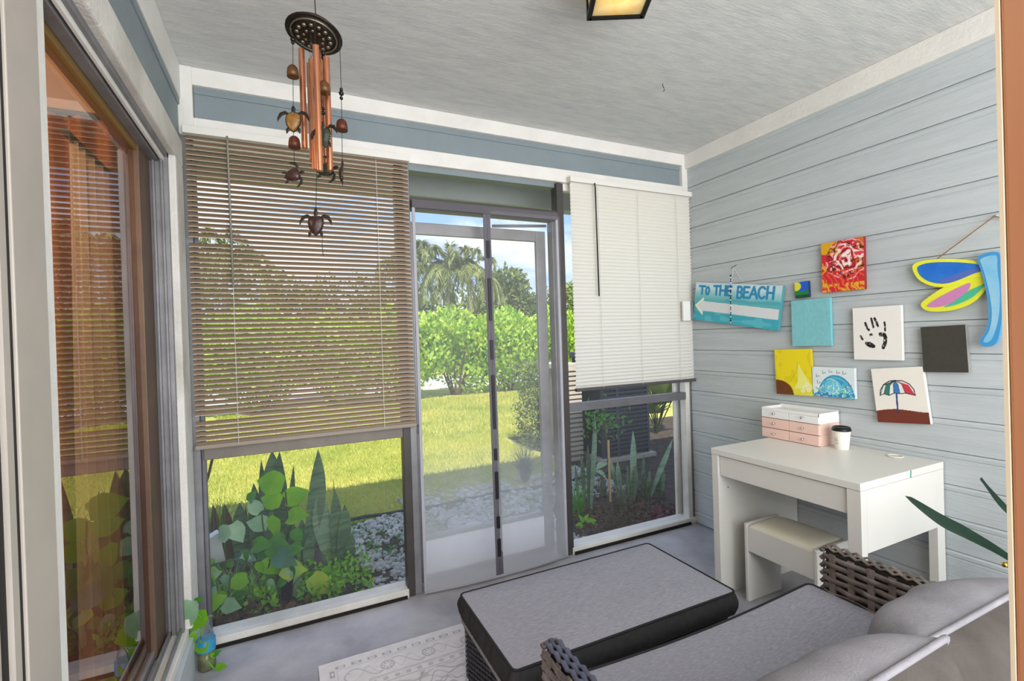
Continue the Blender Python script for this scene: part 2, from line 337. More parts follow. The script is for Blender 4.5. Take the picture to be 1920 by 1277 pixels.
for nm, a, mt in [('frame_rail', (-.94, -.045, .0, .045, .825, .872), GALU), ('sill_board', (-.94, -.0, -.01, .09, FZ, .058), WHITE), ('frame_post', (-.05, -.015, 0, .05, FZ, 2.12), WHITED), ('frame_post', (-.015, -.001, .0, .05, FZ, 2.12), ALU), ('frame_head', (-.94, -.045, .01, .05, 2.085, 2.125), WHITE)]:
    bm1(*a).build(nm, mt, w3, bevel=.003)
bm1(-.93, -.05, -.02, -.0095, FZ, .036).build('dirt_line', mat('black_grime', '1c1915', .9), w3)
screenpane('insect_screen', (-.94, -.045, .03, .05, 2.1), SCR, w3)
# door posts
for a, mt, i in [((-1.875, -1.838, -.005, .05, FZ, 2.12), DALU, 6), ((-1.838, -1.803, .0, .07, FZ, 2.12), ALU, 7), ((-.972, -.930, -.005, .06, FZ, 2.12), DALU, 8), ((-1.0, -.972, .01, .07, FZ, 1.95), ALU, 9)]:
    struct('trim_%d' % i, bm1(*a), mt, bevel=.003)
struct('trim_10', bm1(-1.805, -.972, .0, .06, 1.905, 1.965), DALU, bevel=.003)
struct('trim_11', bm1(.0, .09, .115, .165, -.1, 2.13), WHITE, bevel=.003)
struct('trim_12', bm1(-.055, .1, .095, .115, -.1, 2.13), WHITE, bevel=.003)
# screen door, outside the curtain
d1 = thing('door_1', 'white and grey aluminium screen door with solid kick panel', None, (-1.4, .08, FZ), kind='structure')
for nm, a, mt in [('door_stile', (-1.80, -1.765, .075, .10, FZ + .01, 1.86), ALU), ('door_stile', (-1.07, -1.01, .075, .10, FZ + .01, 1.86), ALU), ('door_rail', (-1.765, -1.07, .075, .10, 1.80, 1.86), ALU),
                  ('kick_panel', (-1.765, -1.07, .08, .092, .03, .24), mat('kick_panel_grey', 'd5d8de', .5)), ('kick_panel_rail', (-1.765, -1.07, .072, .10, .24, .265), ALU), ('door_rail', (-1.765, -1.07, .072, .10, .03, .065), ALU)]:
    bm1(*a).build(nm, mt, d1, bevel=.003)
bm1(-1.80, -1.778, .02, .075, .80, .835).build('door_latch', GALU, d1, bevel=.003)
M().tube([(-1.34, .07, 1.868), (-1.02, .045, 1.885)], .008, 8).build('door_closer', ALU, d1, smooth=True)
screenpane('insect_screen', (-1.765, -1.07, .088, .26, 1.80), screenmat('door_screen', .12, 'c8c8c8'), d1)
# right-hand timber jamb beside the camera
jb = struct('trim_13', bm1(-1.95, -1.925, -2.222, -2.1765, FZ, 2.4), mat('raw_pine_jamb', 'c08a66', .6, col2='b4714a', vscale=5, stretch=(1, 1, .25)), bevel=.002)
bm1(-1.9508, -1.925, -2.1765, -2.1742, FZ, 2.4).build('jamb_edge', mat('cream_edge', 'e8dcc0', .5), jb)

# ================================================================== BLINDS
def blind(x0, x1, zt, zb, mslat, label, group, bent=(), yb=-.035, tilt=75, hw=.0086, rail_m=None, wandx=.15, wand_bot=1.5, ladders=(.17, .83), wand_m=None, edge_m=None):
    r = thing('venetian_blind', label, 'blind', ((x0 + x1) / 2, yb, zt), group)
    bm1(x0 - .005, x1 + .005, yb - .018, yb + .022, zt - .018, zt + .012).build('head_rail', mat('white_rail', 'dedcd4', .4), r, bevel=.002)
    bm1(x0, x1, yb - .014, yb + .014, zb - .002, zb + .016).build('bottom_rail', rail_m or mat('white_rail', 'dedcd4', .4), r, bevel=.004)
    n = int(round((zt - .03 - zb - .02) / .0204)); t_ = math.radians(tilt)
    def slat(bentleft):
        m_ = M(); xs = [x0 + .003, x0 + .02, x0 + .08, x0 + .145, x0 + .165, x0 + .2, x1 - .003] if bentleft else [x0 + .003, x1 - .003]
        P = []; 
        for x in xs:
            dz = .0 if not bentleft else (.019 if x < x0 + .15 else (.008 if x < x0 + .17 else 0))
            for j in range(5):
                s_ = (-1, -.78, -.3, .3, 1)[j]; a = s_ * hw; c_ = .0022 * (1 - s_ * s_)
                # s_=-1 room edge (low), s_=+1 outer edge (high); crown bulges to the room/up side
                P.append((x, a * math.cos(t_) - c_ * math.sin(t_), a * math.sin(t_) + c_ * math.cos(t_) + dz))
        Fq = [(i * 5 + j, i * 5 + 5 + j, i * 5 + 6 + j, i * 5 + 1 + j) for i in range(len(xs) - 1) for j in range(4)]
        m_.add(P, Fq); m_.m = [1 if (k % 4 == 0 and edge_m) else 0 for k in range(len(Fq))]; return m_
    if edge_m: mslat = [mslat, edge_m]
    s0 = s1 = None; ztop = zt - .03
    for k in range(n):
        z = ztop - k * (ztop - zb - .02) / (n - 1)
        isb = any(abs(z - q) < .0105 for q in bent)
        if isb:
            if s1 is None: s1 = slat(True).build('slat', mslat, r, smooth=True); s1.location = (0, yb, z)
            else: inst(s1, 'slat', (0, yb, z), parent=r)
        else:
            if s0 is None: s0 = slat(False).build('slat', mslat, r, smooth=True); s0.location = (0, yb, z)
            else: inst(s0, 'slat', (0, yb, z), parent=r, )
    for q in ladders:
        x = x0 + (x1 - x0) * q; m_ = M()
        m_.tube([(x, yb - .014, ztop), (x, yb - .014, zb + .01)], .0011, 4); m_.tube([(x, yb + .014, ztop), (x, yb + .014, zb + .01)], .0011, 4)
        m_.build('ladder_cord', mat('cord_white', 'cfccc4', .7), r)
    M().tube([(x0 + wandx, yb - .022, zt - .015), (x0 + wandx, yb - .026, zt - .04), (x0 + wandx + .004, yb - .026, wand_bot)], .0042, 6).build('tilt_wand', wand_m or mat('grey_wand', '8c8880', .4), r, smooth=True)
    return r
SL1 = mat('taupe_slat', '735f4a', .4, sub=.03)
SL2 = mat('ivory_slat', 'e6e3dc', .45, sub=.22)
blind(-2.712, -1.815, 2.135, .850, SL1, 'wide taupe venetian blind lowered over the screened bay left of the door', 'venetian blinds on the screen wall', bent=(1.695, .975), wand_bot=1.50, edge_m=mat('painted_light_edge', 'f2ead8', .4, sub=.5), rail_m=mat('taupe_bottom_rail', '8f8678', .5))  # bright translucent edge strip paints the light lines between slats
blind(-.905, -.004, 2.140, .945, SL2, 'ivory venetian blind lowered over the screened bay beside the right wall', 'venetian blinds on the screen wall', tilt=-60, hw=.0125, wandx=.155, wand_bot=1.48, ladders=(.2, .52, .86), wand_m=mat('black_wand', '2c2a2a', .4), rail_m=mat('dark_bottom_rail', '4a4848', .5))

# ================================================================== MAGNETIC MESH CURTAIN IN THE DOORWAY
mc = thing('mesh_door_curtain', 'hazy two panel magnetic mesh curtain hanging in the open doorway', 'curtain', (-1.4, -.02, 1.93))
MESH = screenmat('curtain_mesh', .10, 'eceef4', painted_haze=.62)  # whiter low down: bright haze of sunlit mesh and panel is painted in
def meshpanel(xa, xb, ya, yb_):
    nx, nz_ = 10, 16; P = []; Fq = []
    for i in range(nx + 1):
        u = i / nx
        for j in range(nz_ + 1):
            v = j / nz_; z = FZ + .012 + (1.905 - FZ) * v
            P.append((xa + (xb - xa) * u, ya + (yb_ - ya) * u * (1 - v) - .012 * math.sin(u * PI) * (1 - v), z))
    for i in range(nx):
        for j in range(nz_): k = i * (nz_ + 1) + j; Fq.append((k, k + nz_ + 1, k + nz_ + 2, k + 1))
    m_ = M(); m_.add(P, Fq); return m_
meshpanel(-1.80, -1.417, -.022, -.05).build('mesh_panel', MESH, mc, smooth=True)
meshpanel(-1.403, -.985, -.05, -.022).build('mesh_panel', MESH, mc, smooth=True)
bm1(-1.80, -.985, -.028, -.018, 1.905, 1.945).build('top_band', mat('dark_binding', '57545a', .7), mc, bevel=.001)
BIND = mat('grey_binding', '605e66', .7); MAG = mat('magnet_black', '1b1a1d', .5)
for s_ in (-1, 1):
    x = -1.41 + s_ * .0105
    M().obox((x, -.036, 0.97), (.0095, 0, 0), (0, .002, 0), (0, .014, .935)).build('centre_strip', BIND, mc)
zz = [(1.72, .09), (1.46, .22), (1.20, .10), (.93, .28), (.66, .06), (.50, .14), (.31, .06), (.18, .09)]
for z, h in zz: M().obox((-1.41, -.0405 - .015 * (1 - z), z), (.0085, 0, 0), (0, .003, 0), (0, 0, h / 2)).build('magnet', MAG, mc)
M().tube([(-1.80, -.022, FZ + .012), (-1.6, -.045, FZ + .012), (-1.41, -.05, FZ + .012), (-1.2, -.045, FZ + .012), (-.985, -.022, FZ + .012)], .009, 6).build('weighted_hem', mat('pale_hem', 'a5a5ad', .7), mc, smooth=True)
for x in (-1.793, -.99): bm1(x - .007, x + .007, -.026, -.018, FZ + .01, 1.92).build('side_binding', mat('pale_hem', 'a5a5ad', .7), mc)

# small white box clipped at the right of the ivory blind
sb = thing('switch_box', 'small white and grey plastic box clipped beside the ivory blind', 'box', (-.06, -.06, 1.40))
bm1(-.115, -.055, -.068, -.052, 1.33, 1.455).build('face_plate', mat('box_white', 'e2e0da', .4), sb, bevel=.003)
bm1(-.053, -.002, -.066, -.05, 1.335, 1.45).build('grey_bracket', mat('box_grey', '7b7a7c', .5), sb, bevel=.003)

# ================================================================== CEILING LANTERN
cl = thing('ceiling_light', 'black framed ceiling lantern with cream glass panels', 'light', (-1.37, -1.13, 2.4))
LX0, LX1, LY0, LY1, LZ0, LZ1 = -1.515, -1.345, -1.25, -1.045, 2.27, 2.40
fr_ = mat('black_metal', '14110e', .5, metal=.4); gp = mat('cream_glass', 'e2d9b4', .35, col2='d8c184', vscale=14, sub=.4)
# rotated a little in plan
def rotp(p, a=-.45, c=(-1.42, -1.16)):
    x, y = p[0] - c[0], p[1] - c[1]; return (c[0] + x * math.cos(a) - y * math.sin(a), c[1] + x * math.sin(a) + y * math.cos(a), p[2])
def rbox(x0, x1, y0, y1, z0, z1):
    m_ = M(); m_.box(x0, x1, y0, y1, z0, z1); m_.v = [rotp(p) for p in m_.v]; return m_
e = .014; hx, hy = .085, .085
for s1_ in (-1, 1):
    rbox(-1.42 - hx, -1.42 + hx, -1.16 + s1_ * hy - e / 2, -1.16 + s1_ * hy + e / 2, LZ0, LZ0 + .018).build('frame_bar', fr_, cl)
    rbox(-1.42 + s1_ * hx - e / 2, -1.42 + s1_ * hx + e / 2, -1.16 - hy - e / 2, -1.16 + hy + e / 2, LZ0, LZ0 + .018).build('frame_bar', fr_, cl)
    for s2_ in (-1, 1): rbox(-1.42 + s1_ * hx - e / 2, -1.42 + s1_ * hx + e / 2, -1.16 + s2_ * hy - e / 2, -1.16 + s2_ * hy + e / 2, LZ0 + .018, 2.385).build('corner_post', fr_, cl)
    rbox(-1.42 + s1_ * hx - .002, -1.42 + s1_ * hx + .002, -1.16 - hy + .008, -1.16 + hy - .008, LZ0 + .018, 2.385).build('glass_panel', gp, cl)
    rbox(-1.42 - hx + .008, -1.42 + hx - .008, -1.16 + s1_ * hy - .002, -1.16 + s1_ * hy + .002, LZ0 + .018, 2.385).build('glass_panel', gp, cl)
rbox(-1.42 - hx + .007, -1.42 + hx - .007, -1.16 - hy + .007, -1.16 + hy - .007, LZ0 + .006, LZ0 + .010).build('bottom_glass', gp, cl)
rbox(-1.42 - hx - .01, -1.42 + hx + .01, -1.16 - hy - .01, -1.16 + hy + .01, 2.385, 2.4).build('ceiling_plate', fr_, cl)
lb_ = bpy.data.lights.new('lantern_bulb', 'POINT'); lb_.energy = 1.1; lb_.color = (1, .95, .85); lb_.shadow_soft_size = .02; lbo = bpy.data.objects.new('lantern_bulb', lb_); C.objects.link(lbo); lbo.location = (-1.42, -1.16, 2.345)
hk = M(); hc = at(1242, 157, Z=2.4); hk.tube([hc + Vector((.002, 0, 0)), hc + Vector((.002, 0, -.012)), hc + Vector((.008, 0, -.018)), hc + Vector((.012, 0, -.026)), hc + Vector((.004, 0, -.034))], .0016, 5)
hk.build('ceiling_hook', fr_, label='small bare metal hook screwed into the ceiling near the right wall', cat='hook')

# ================================================================== WIND CHIME
D0 = 1.28
def cp(x, y, dd=0): return CAM + (FW + RT * ((x - 960) / F) - UP * ((y - 638.5) / F)) * (D0 + dd)
ctr = cp(589, 66)
wc = thing('wind_chime', 'turtle wind chime with copper tubes and little bells hanging from the ceiling', 'wind chime', (ctr.x, ctr.y, 2.4))
CU = mat('copper_tube', 'cf8a66', .25, metal=.85, var=.15, vscale=20); BZ = mat('dark_bronze', '3a332c', .4, metal=.7, var=.4, vscale=90, bump=.6, bscale=90, bdist=.004); CORD = mat('black_cord', '1a1a1c', .8)
RBR = mat('rust_brown_bell', '6b4a2a', .45, metal=.4, var=.3, vscale=30)
ax = Vector((-.10, -.10, 1)).normalized(); ax = (Vector((.16, .12, 1))).normalized(); R0 = .072
prof = [(R0, 0), (R0 * 1.0, .003), (R0 * .9, .010), (R0 * .8, .013), (R0 * .78, .018), (R0 * .6, .024), (R0 * .42, .028), (R0 * .38, .034), (R0 * .2, .040), (R0 * .12, .046), (.0001, .048)]
dk = M(); dk.lathe([(R0 * .97, -.001)] + [(r, z) for r, z in prof], ctr, 28, ax); dk.lathe([(.0001, .012), (R0 * .3, .010), (R0 * .6, .006), (R0 * .97, -.001)], ctr, 28, -ax)
disc = dk.build('top_disc', BZ, wc, smooth=True)
X_ = ax.cross(Vector((0, 1, 0))).normalized(); Y_ = ax.cross(X_)
rel = M()
for rr, n_ in ((.58, 14), (.34, 9)):
    for k in range(n_):
        w = 2 * PI * k / n_; p = ctr + (X_ * math.cos(w) + Y_ * math.sin(w)) * R0 * rr - ax * (.003 + .008 * (1 - rr)); rel.ball(p, .0065 if rr > .5 else .005, 6, (1, 1, .7))
rel.tube([ctr + (X_ * math.cos(w) + Y_ * math.sin(w)) * R0 * .8 - ax * .003 for w in np.linspace(0, 2 * PI, 25)], .0025, 5)
rel.build('relief_ornament', mat('worn_bronze', '8a8272', .3, metal=.8), disc, smooth=True)
M().tube([Vector((ctr.x, ctr.y, 2.4)), ctr + ax * .04], .0014, 5).build('hanging_cord', CORD, wc)
M().ball(ctr + ax * .05, .011, 10).build('top_knob', mat('brown_knob', '4b3526', .5), wc, smooth=True)
# tubes: (x, ytop, ybottom, depth offset)
for i, (x, y0, y1, dd) in enumerate([(565, 92, 278, .015), (584, 112, 318, -.03), (592, 86, 320, -.075), (601, 88, 320, .05), (612, 108, 320, -.01), (580, 120, 300, .06)]):
    a, b = cp(x, y0, dd), cp(x, y1, dd); b = Vector((a.x, a.y, b.z)); m_ = M(); r_ = .0078
    m_.lathe([(r_ * .85, 0), (r_, 0), (r_, (a - b).length), (r_ * .85, (a - b).length), (r_ * .85, .02)], b, 14); m_.build('copper_tube', CU, wc, smooth=False)
    M().tube([a + Vector((-.005, 0, -.02)), a + (ctr - a) * .25 + Vector((0, 0, .0)), ctr + (a - ctr) * .6 - ax * .002 + Vector((0, 0, 0)) if False else Vector((a.x, a.y, ctr.z - .004))], .0008, 4).build('tube_cord', CORD, wc)
def bell(x, y, dd, r_=.0148, mt=RBR):
    p = cp(x, y, dd); m_ = M()
    m_.lathe([(r_ * .86, -r_), (r_, -r_), (r_ * 1.0, -r_ * .2), (r_ * .86, r_ * .6), (r_ * .5, r_ * 1.0), (.0001, r_ * 1.12)], p, 16); m_.lathe([(.0001, r_ * .2), (r_ * .86, -r_ * .97)], p, 16)
    return m_.build('bell', mt, wc, smooth=True)
RED = mat('rust_red_bell', '55281a', .45, metal=.3)
for a in [(549, 134, -.02), (608, 164, -.04), (594, 180, .03), (552, 267, -.02), (641, 235, .0)]: bell(*a, mt=RED if a[0] in (641, 552) else RBR)
TB = mat('turtle_dark', '2b241c', .5, metal=.3, var=.3, vscale=60); 
def turtle(c, size, rot, shellm, yaw=0, line_m=None):
    """flat sea turtle facing the camera, head up; rot in the picture plane"""
    n = -(FW * math.cos(yaw) + RT * math.sin(yaw)); r0 = (RT * math.cos(yaw) - FW * math.sin(yaw)); u0 = n.cross(r0) * -1
    u0 = UP; r_ = r0 * math.cos(rot) + u0 * math.sin(rot); u_ = -r0 * math.sin(rot) + u0 * math.cos(rot); c = Vector(c)
    Q = lambda x, y, z=0: c + (r_ * x + u_ * y + n * z) * size
    m_ = M()
    m_.tube([Q(0, .42), Q(0, .62), Q(0, .80), Q(0, .92)], [.10 * size, .13 * size, .12 * size, .04 * size], 8, flat=.7, up=n)
    for s_ in (-1, 1):
        m_.tube([Q(s_ * .28, .38), Q(s_ * .52, .50), Q(s_ * .78, .40), Q(s_ * .95, .12), Q(s_ * .99, -.08)], [.07 * size, .12 * size, .13 * size, .08 * size, .015 * size], 8, flat=.35, up=n)
        m_.tube([Q(s_ * .25, -.40), Q(s_ * .36, -.60), Q(s_ * .42, -.82)], [.07 * size, .12 * size, .03 * size], 8, flat=.4, up=n)
    pts = [(0, -.72), (.22, -.55), (.40, -.25), (.46, .05), (.42, .32), (.24, .47), (0, .50), (-.24, .47), (-.42, .32), (-.46, .05), (-.40, -.25), (-.22, -.55)]
    m_.prism([Q(x * 1.1, y * 1.06, -.05) for x, y in pts], n * .06 * size)
    o = m_.build('turtle', TB, wc, smooth=False)
    sh = M(); rings = [(1, .0), (.9, .10), (.6, .19), (.25, .24)]; k = len(pts); V = []
    for f, z in rings: V += [Q(x * f, y * f, z) for x, y in pts]
    Fq = [(i * k + j, i * k + (j + 1) % k, (i + 1) * k + (j + 1) % k, (i + 1) * k + j) for i in range(3) for j in range(k)] + [tuple(range(3 * k, 4 * k))]
    sh.add(V, Fq); sh.build('shell', shellm, o)
    ln_ = M(); R2 = [(0, .34), (.16, .22), (.16, .0), (0, -.12), (-.16, 0), (-.16, .22)]
    zz_ = lambda x, y: .06 + .19 * max(0, 1 - math.hypot(x / .46, y / .62))
    def lnn(a, b): ln_.tube([Q(a[0], a[1], zz_(*a)), Q((a[0] + b[0]) / 2, (a[1] + b[1]) / 2, zz_((a[0] + b[0]) / 2, (a[1] + b[1]) / 2) + .01), Q(b[0], b[1], zz_(*b))], .016 * size, 4)
    for i in range(6): lnn(R2[i], R2[(i + 1) % 6])
    for a, b in [((0, .34), (0, .47)), ((.16, .22), (.38, .30)), ((.16, 0), (.41, -.05)), ((-.16, .22), (-.38, .30)), ((-.16, 0), (-.41, -.05)), ((0, -.12), (0, -.34)), ((0, -.34), (.25, -.42)), ((0, -.34), (-.25, -.42))]: lnn(a, b)
    ln_.build('shell_lines', line_m or mat('tan_lines', 'b99a5c', .5), o)
    if yaw == 0 or True:
        dots = M()
        for i in range(24):
            w = 2 * PI * i / 24; x, y = .49 * math.cos(w), -.08 + .60 * math.sin(w); 
            if y > 0: x *= .95
            dots.ball(Q(x * .97, y, .02), .022 * size, 5)
        dots.build('rim_beads', mat('pearl_bead', 'c9c9bd', .3) if shellm is not SH1 else TB, o)
    return o
SH1 = mat('amber_shell', '8c6428', .35, var=.35, vscale=50); SH2 = mat('green_shell', '323a2e', .35, var=.3, vscale=50); SH3 = mat('wine_shell', '38201a', .35, var=.3, vscale=50)
TAU = .041
turtle(cp(550, 226, -.02), TAU * 1.02, 0, SH1)
turtle(cp(607, 255, -.05), TAU * 1.0, .12, SH2, .3, mat('green_lines', '5a6152', .5))
turtle(cp(550, 328, -.02), TAU * .82, -1.25, SH3, 0, mat('wine_lines', '6b3a30', .5))
turtle(cp(612, 318, .03), TAU * .9, -1.35, SH2, 0, mat('green_lines', '5a6152', .5))
turtle(cp(642, 325, .0), TAU * .9, -.1, SH3, 1.25, mat('wine_lines', '6b3a30', .5))
turtle(cp(592, 420, .0), TAU * 1.05, .0, SH3, 0, mat('wine_lines', '6b3a30', .5))
cr_ = M()
for pts in [[(549, 80), (550, 205)], [(550, 245), (552, 310)], [(606, 95), (607, 232)], [(607, 275), (610, 300)], [(637, 70), (641, 225)], [(641, 245), (642, 305)], [(594, 320), (592, 400)], [(605, 435), (604, 458), (606, 480)], [(590, 60), (592, 100)]]:
    cr_.tube([cp(x, y) for x, y in pts], .0009, 4)
cr_.build('bead_cord', CORD, wc)
for x, y, r_ in [(549, 74, .007), (549, 80, .005), (606, 100, .007), (606, 108, .006), (606, 204, .005), (606, 212, .006), (640, 168, .005), (640, 175, .007), (640, 184, .005), (592, 392, .004)]:
    M().ball(cp(x, y), r_, 8).build('bead', mat('black_bead', '101010', .15), wc, smooth=True)

# ================================================================== FURNITURE
def desk():
    x0, x1, y0, y1, zt = -.565, -.004, -1.318, -.665, .709
    r = thing('desk', 'white desk with a wide drawer standing against the blue siding', 'desk', ((x0 + x1) / 2, (y0 + y1) / 2, FZ))
    bm1(x0, x1, y0, y1, zt - .028, zt).build('desktop', DESKW, r, bevel=.002)
    z2 = zt - .029
    bm1(x0 + .002, x1, y1 - .036, y1 - .001, FZ, z2).build('side_panel', DESKW, r, bevel=.001)
    bm1(x0 + .012, x1 - .03, y0 + .052, y1 - .038, z2 - .095, z2 - .004).build('drawer', DESKW, r, bevel=.002)
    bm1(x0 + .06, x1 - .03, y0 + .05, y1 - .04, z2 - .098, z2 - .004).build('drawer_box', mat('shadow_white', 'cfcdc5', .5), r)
    bm1(x0 + .0365, x1 - .0555, y0 + .001, y0 + .030, z2 - .225, z2).build('side_apron', DESKW, r, bevel=.001)
    bm1(x0 + .002, x0 + .036, y0 + .001, y0 + .048, FZ, z2).build('leg', DESKW, r, bevel=.001)
    bm1(x1 - .055, x1, y0 + .001, y0 + .032, FZ, z2).build('leg', DESKW, r, bevel=.001)
    c = Vector((-.066, -1.180, zt)); m_ = M(); m_.lathe([(.0225, .0005), (.030, .0005), (.031, .003), (.029, .005), (.023, .004), (.0225, .0005)], c, 28)
    m_.build('grommet_ring', DESKW, r, smooth=True)
    M().lathe([(.0001, .0006), (.023, .0008)], c, 24).build('grommet_recess', mat('grommet_beige', 'd6cfae', .5), r)
    M().obox((-.245, y0 - .0006, zt - .014), (.003, 0, 0), (0, .0006, 0), (.001, 0, .0135)).build('green_paint_mark', mat('green_paint', '2f9a78', .6), r)
    for z, y in ((.36, y1 - .0365), (.36, y1 - .0365)): pass
    m_ = M()
    for x, z in ((-.52, .60), (-.50, .52)): m_.lathe([(.0035, 0), (.003, .0008)], (x, y1 - .036, z), 8, (0, -1, 0))
    m_.build('screw_hole', mat('hole_dark', '4a453c', .8), r)
desk()
st = thing('stool', 'low white stool with a padded cream seat pushed under the desk', 'stool', (-.39, -.95, FZ))
sx0, sx1, sy0, sy1, sh = -.497, -.272, -1.115, -.780, .378
bm1(sx0, sx1, sy1 - .016, sy1, FZ, sh).build('side_panel', DESKW, st, bevel=.003)
bm1(sx0, sx1, sy0, sy0 + .016, FZ, sh).build('side_panel', DESKW, st, bevel=.004)
bm1(sx0 + .004, sx0 + .018, sy0 + .017, sy1 - .017, sh - .125, sh - .014).build('front_apron', DESKW, st, bevel=.001)
bm1(sx1 - .018, sx1 - .004, sy0 + .017, sy1 - .017, sh - .125, sh - .014).build('rear_apron', DESKW, st, bevel=.001)
def pad(x0, x1, y0, y1, z0, h, n=18, pw=5, wob=0):
    P = []; Fq = []
    for i in range(n + 1):
        for j in range(n + 1):
            u = -1 + 2 * i / n; v = -1 + 2 * j / n
            u = math.copysign(1 - (1 - abs(u)) ** 1.6, u); v = math.copysign(1 - (1 - abs(v)) ** 1.6, v)
            k = (max(0, 1 - abs(u) ** pw) * max(0, 1 - abs(v) ** pw)) ** .5
            P.append((x0 + (x1 - x0) * (u + 1) / 2, y0 + (y1 - y0) * (v + 1) / 2, z0 + h * k))
    for i in range(n):
        for j in range(n): a = i * (n + 1) + j; Fq.append((a, a + n + 1, a + n + 2, a + 1))
    m_ = M(); m_.add(P, Fq); return m_
pad(sx0 + .004, sx1 - .004, sy0 + .017, sy1 - .017, sh - .014, .026).build('seat_pad', mat('cream_vinyl', 'e0dccb', .35, col2='d8cfa8', vscale=5, contrast=(.5, .75)), st, smooth=True)
m_ = M()
for y in (sy0 - .0006,):
    for x in (sx0 + .04, sx1 - .03): m_.lathe([(.006, 0), (.005, .0012)], (x, y + .0006, sh - .04), 10, (0, -1, 0))
m_.build('bolt_head', mat('bolt_dark', '4a443c', .4, metal=.6), st)

# drawer organiser
og = thing('desktop_drawer_unit', 'small white and blush pink six drawer organiser on the desk', 'drawers', (-.08, -.775, .709))
ox0, ox1, oy0, oy1 = -.160, -.006, -.922, -.628
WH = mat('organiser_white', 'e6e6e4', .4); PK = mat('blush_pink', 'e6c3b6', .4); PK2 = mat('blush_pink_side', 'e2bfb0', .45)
tz = [.7095, .760, .811, .862]
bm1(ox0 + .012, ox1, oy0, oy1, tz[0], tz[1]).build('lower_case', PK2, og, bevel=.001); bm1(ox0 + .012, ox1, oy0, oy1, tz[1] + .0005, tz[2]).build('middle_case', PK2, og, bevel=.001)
uc = M(); uc.box(ox0 + .012, ox1, oy0, oy1, tz[2] + .0005, tz[3] - .014); uc.box(ox0, ox0 + .004, oy0, oy1, tz[3] - .014, tz[3]); uc.box(ox1 - .004, ox1, oy0, oy1, tz[3] - .014, tz[3] + .004); uc.box(ox0, ox1, oy0, oy0 + .003, tz[3] - .014, tz[3]); uc.box(ox0, ox1, oy1 - .003, oy1, tz[3] - .014, tz[3])
uc.build('upper_case', WH, og, bevel=.0006)
ym = (oy0 + oy1) / 2
for k in range(3):
    for a, b in ((oy0 + .001, ym - .001), (ym + .001, oy1 - .001)):
        d = bm1(ox0, ox0 + .013, a, b, tz[k] + .002, tz[k + 1] - (.002 if k < 2 else .015)).build('drawer', WH if k == 2 else PK, og, bevel=.0015)
        c = Vector((ox0, (a + b) / 2 , (tz[k] + tz[k + 1]) / 2)); M().lathe([(.003, 0), (.003, .007), (.0062, .010), (.0066, .014), (.004, .017), (.0001, .0175)], c, 12, (-1, 0, 0)).build('knob', STEEL, d, smooth=True)
# coffee cup
cc = Vector((-.112, -.993, .7095)); cup = thing('paper_cup', 'white paper coffee cup with a black lid beside the organiser', 'cup', tuple(cc))
def cuppaint(u, v):
    img = np.ones(u.shape + (3,)) * rgb('e4e1d6'); dk = rgb('4a5a74')
    for k, (yy, h) in enumerate([(.60, .05), (.50, .05), (.40, .04), (.32, .04)]):
        for j in range(7):
            x = .50 + j * .0105; img = over(img, ((abs(u - x - .004 * (j % 2)) < .0042) & (abs(v - yy) < h * .38)).astype(float), dk if k else rgb('9aa4ae'))
    img = over(img, ((abs(u - .40) < .008) & (abs(v - .62) < .04) | (abs(u - .39) < .007) & (abs(v - .5) < .05)).astype(float), dk)
    return img
nu, nv_ = 160, 60; u, v = np.meshgrid(np.linspace(0, 1, nu + 1), np.linspace(0, 1, nv_ + 1)); w = u * 2 * PI; rr = .0265 + .009 * v
P = np.stack([cc.x + rr * np.cos(w), cc.y + rr * np.sin(w), cc.z + .086 * v], -1).reshape(-1, 3); i = np.arange(nv_)[:, None] * (nu + 1) + np.arange(nu)[None]
bo = fastmesh('cup_body', P, np.stack([i, i + 1, i + nu + 2, i + nu + 1], -1).reshape(-1, 4), PRINT, cup, smooth=True)
col = cuppaint((u + .06) % 1, v); lin = col ** 2.2; a_ = bo.data.color_attributes.new('paint', 'FLOAT_COLOR', 'POINT'); a_.data.foreach_set('color', np.concatenate([lin, np.ones(lin.shape[:2] + (1,))], -1).astype(np.float32).ravel())
M().lathe([(.0001, 0), (.0268, 0.0004)], cc, 24).build('cup_base', mat('cup_white', 'e4e1d6', .6), cup)
M().lathe([(.036, .083), (.0385, .085), (.0385, .090), (.0365, .092), (.035, .100), (.031, .1015), (.030, .098), (.0001, .098)], cc, 28).build('lid', mat('black_plastic', '121212', .35), cup, smooth=True)

# ------------------------------------------------------------------ wicker and cushions
WK = mat('grey_brown_wicker', '857a73', .5, col2='5a514c', vscale=26, bump=.4, bscale=120, stretch=(1, 1, 1), bdist=.003)
WKD = mat('charcoal_wicker', '35323a', .5, var=.3, vscale=30)
def weave(o, U, V, Nn, w, h, nu, nv, parent, mt, amp=.0035, joined=False, rw=None):
    o, U, V, Nn = map(Vector, (o, U, V, Nn)); rw = rw or h / nv * .40; big = M()
    for i in range(nu):
        x = (i + .5) / nu * w; m_ = big if joined else M()
        a = [o + U * x + V * (h * t / 6) + Nn * (.0008) for t in range(7)]
        m_.tube(a, w / nu * .24, 4, flat=.3, up=Nn)
        if not joined: m_.build('wicker_stake', mt, parent)
    for j in range(nv):
        z = (j + .5) / nv * h; m_ = big if joined else M(); pts = []
        for i in range(nu * 2 + 1):
            x = i / (2 * nu) * w; ph = math.sin(PI * (i / 2)) * (1 if j % 2 else -1) if i % 2 else 0
            ph = (1 if ((i // 2) + j) % 2 else -1) if i % 2 else 0
            pts.append(o + U * x + V * (z + .0016 * math.sin(i * 1.7 + j * 2.3)) + Nn * (.0025 + amp * ph))
        m_.tube(pts, rw, 6, flat=.32, up=Nn)
        if not joined: m_.build('wicker_strand', mt, parent, smooth=True)
    if joined: return big.build('wicker_weave', mt, parent, kind='stuff')
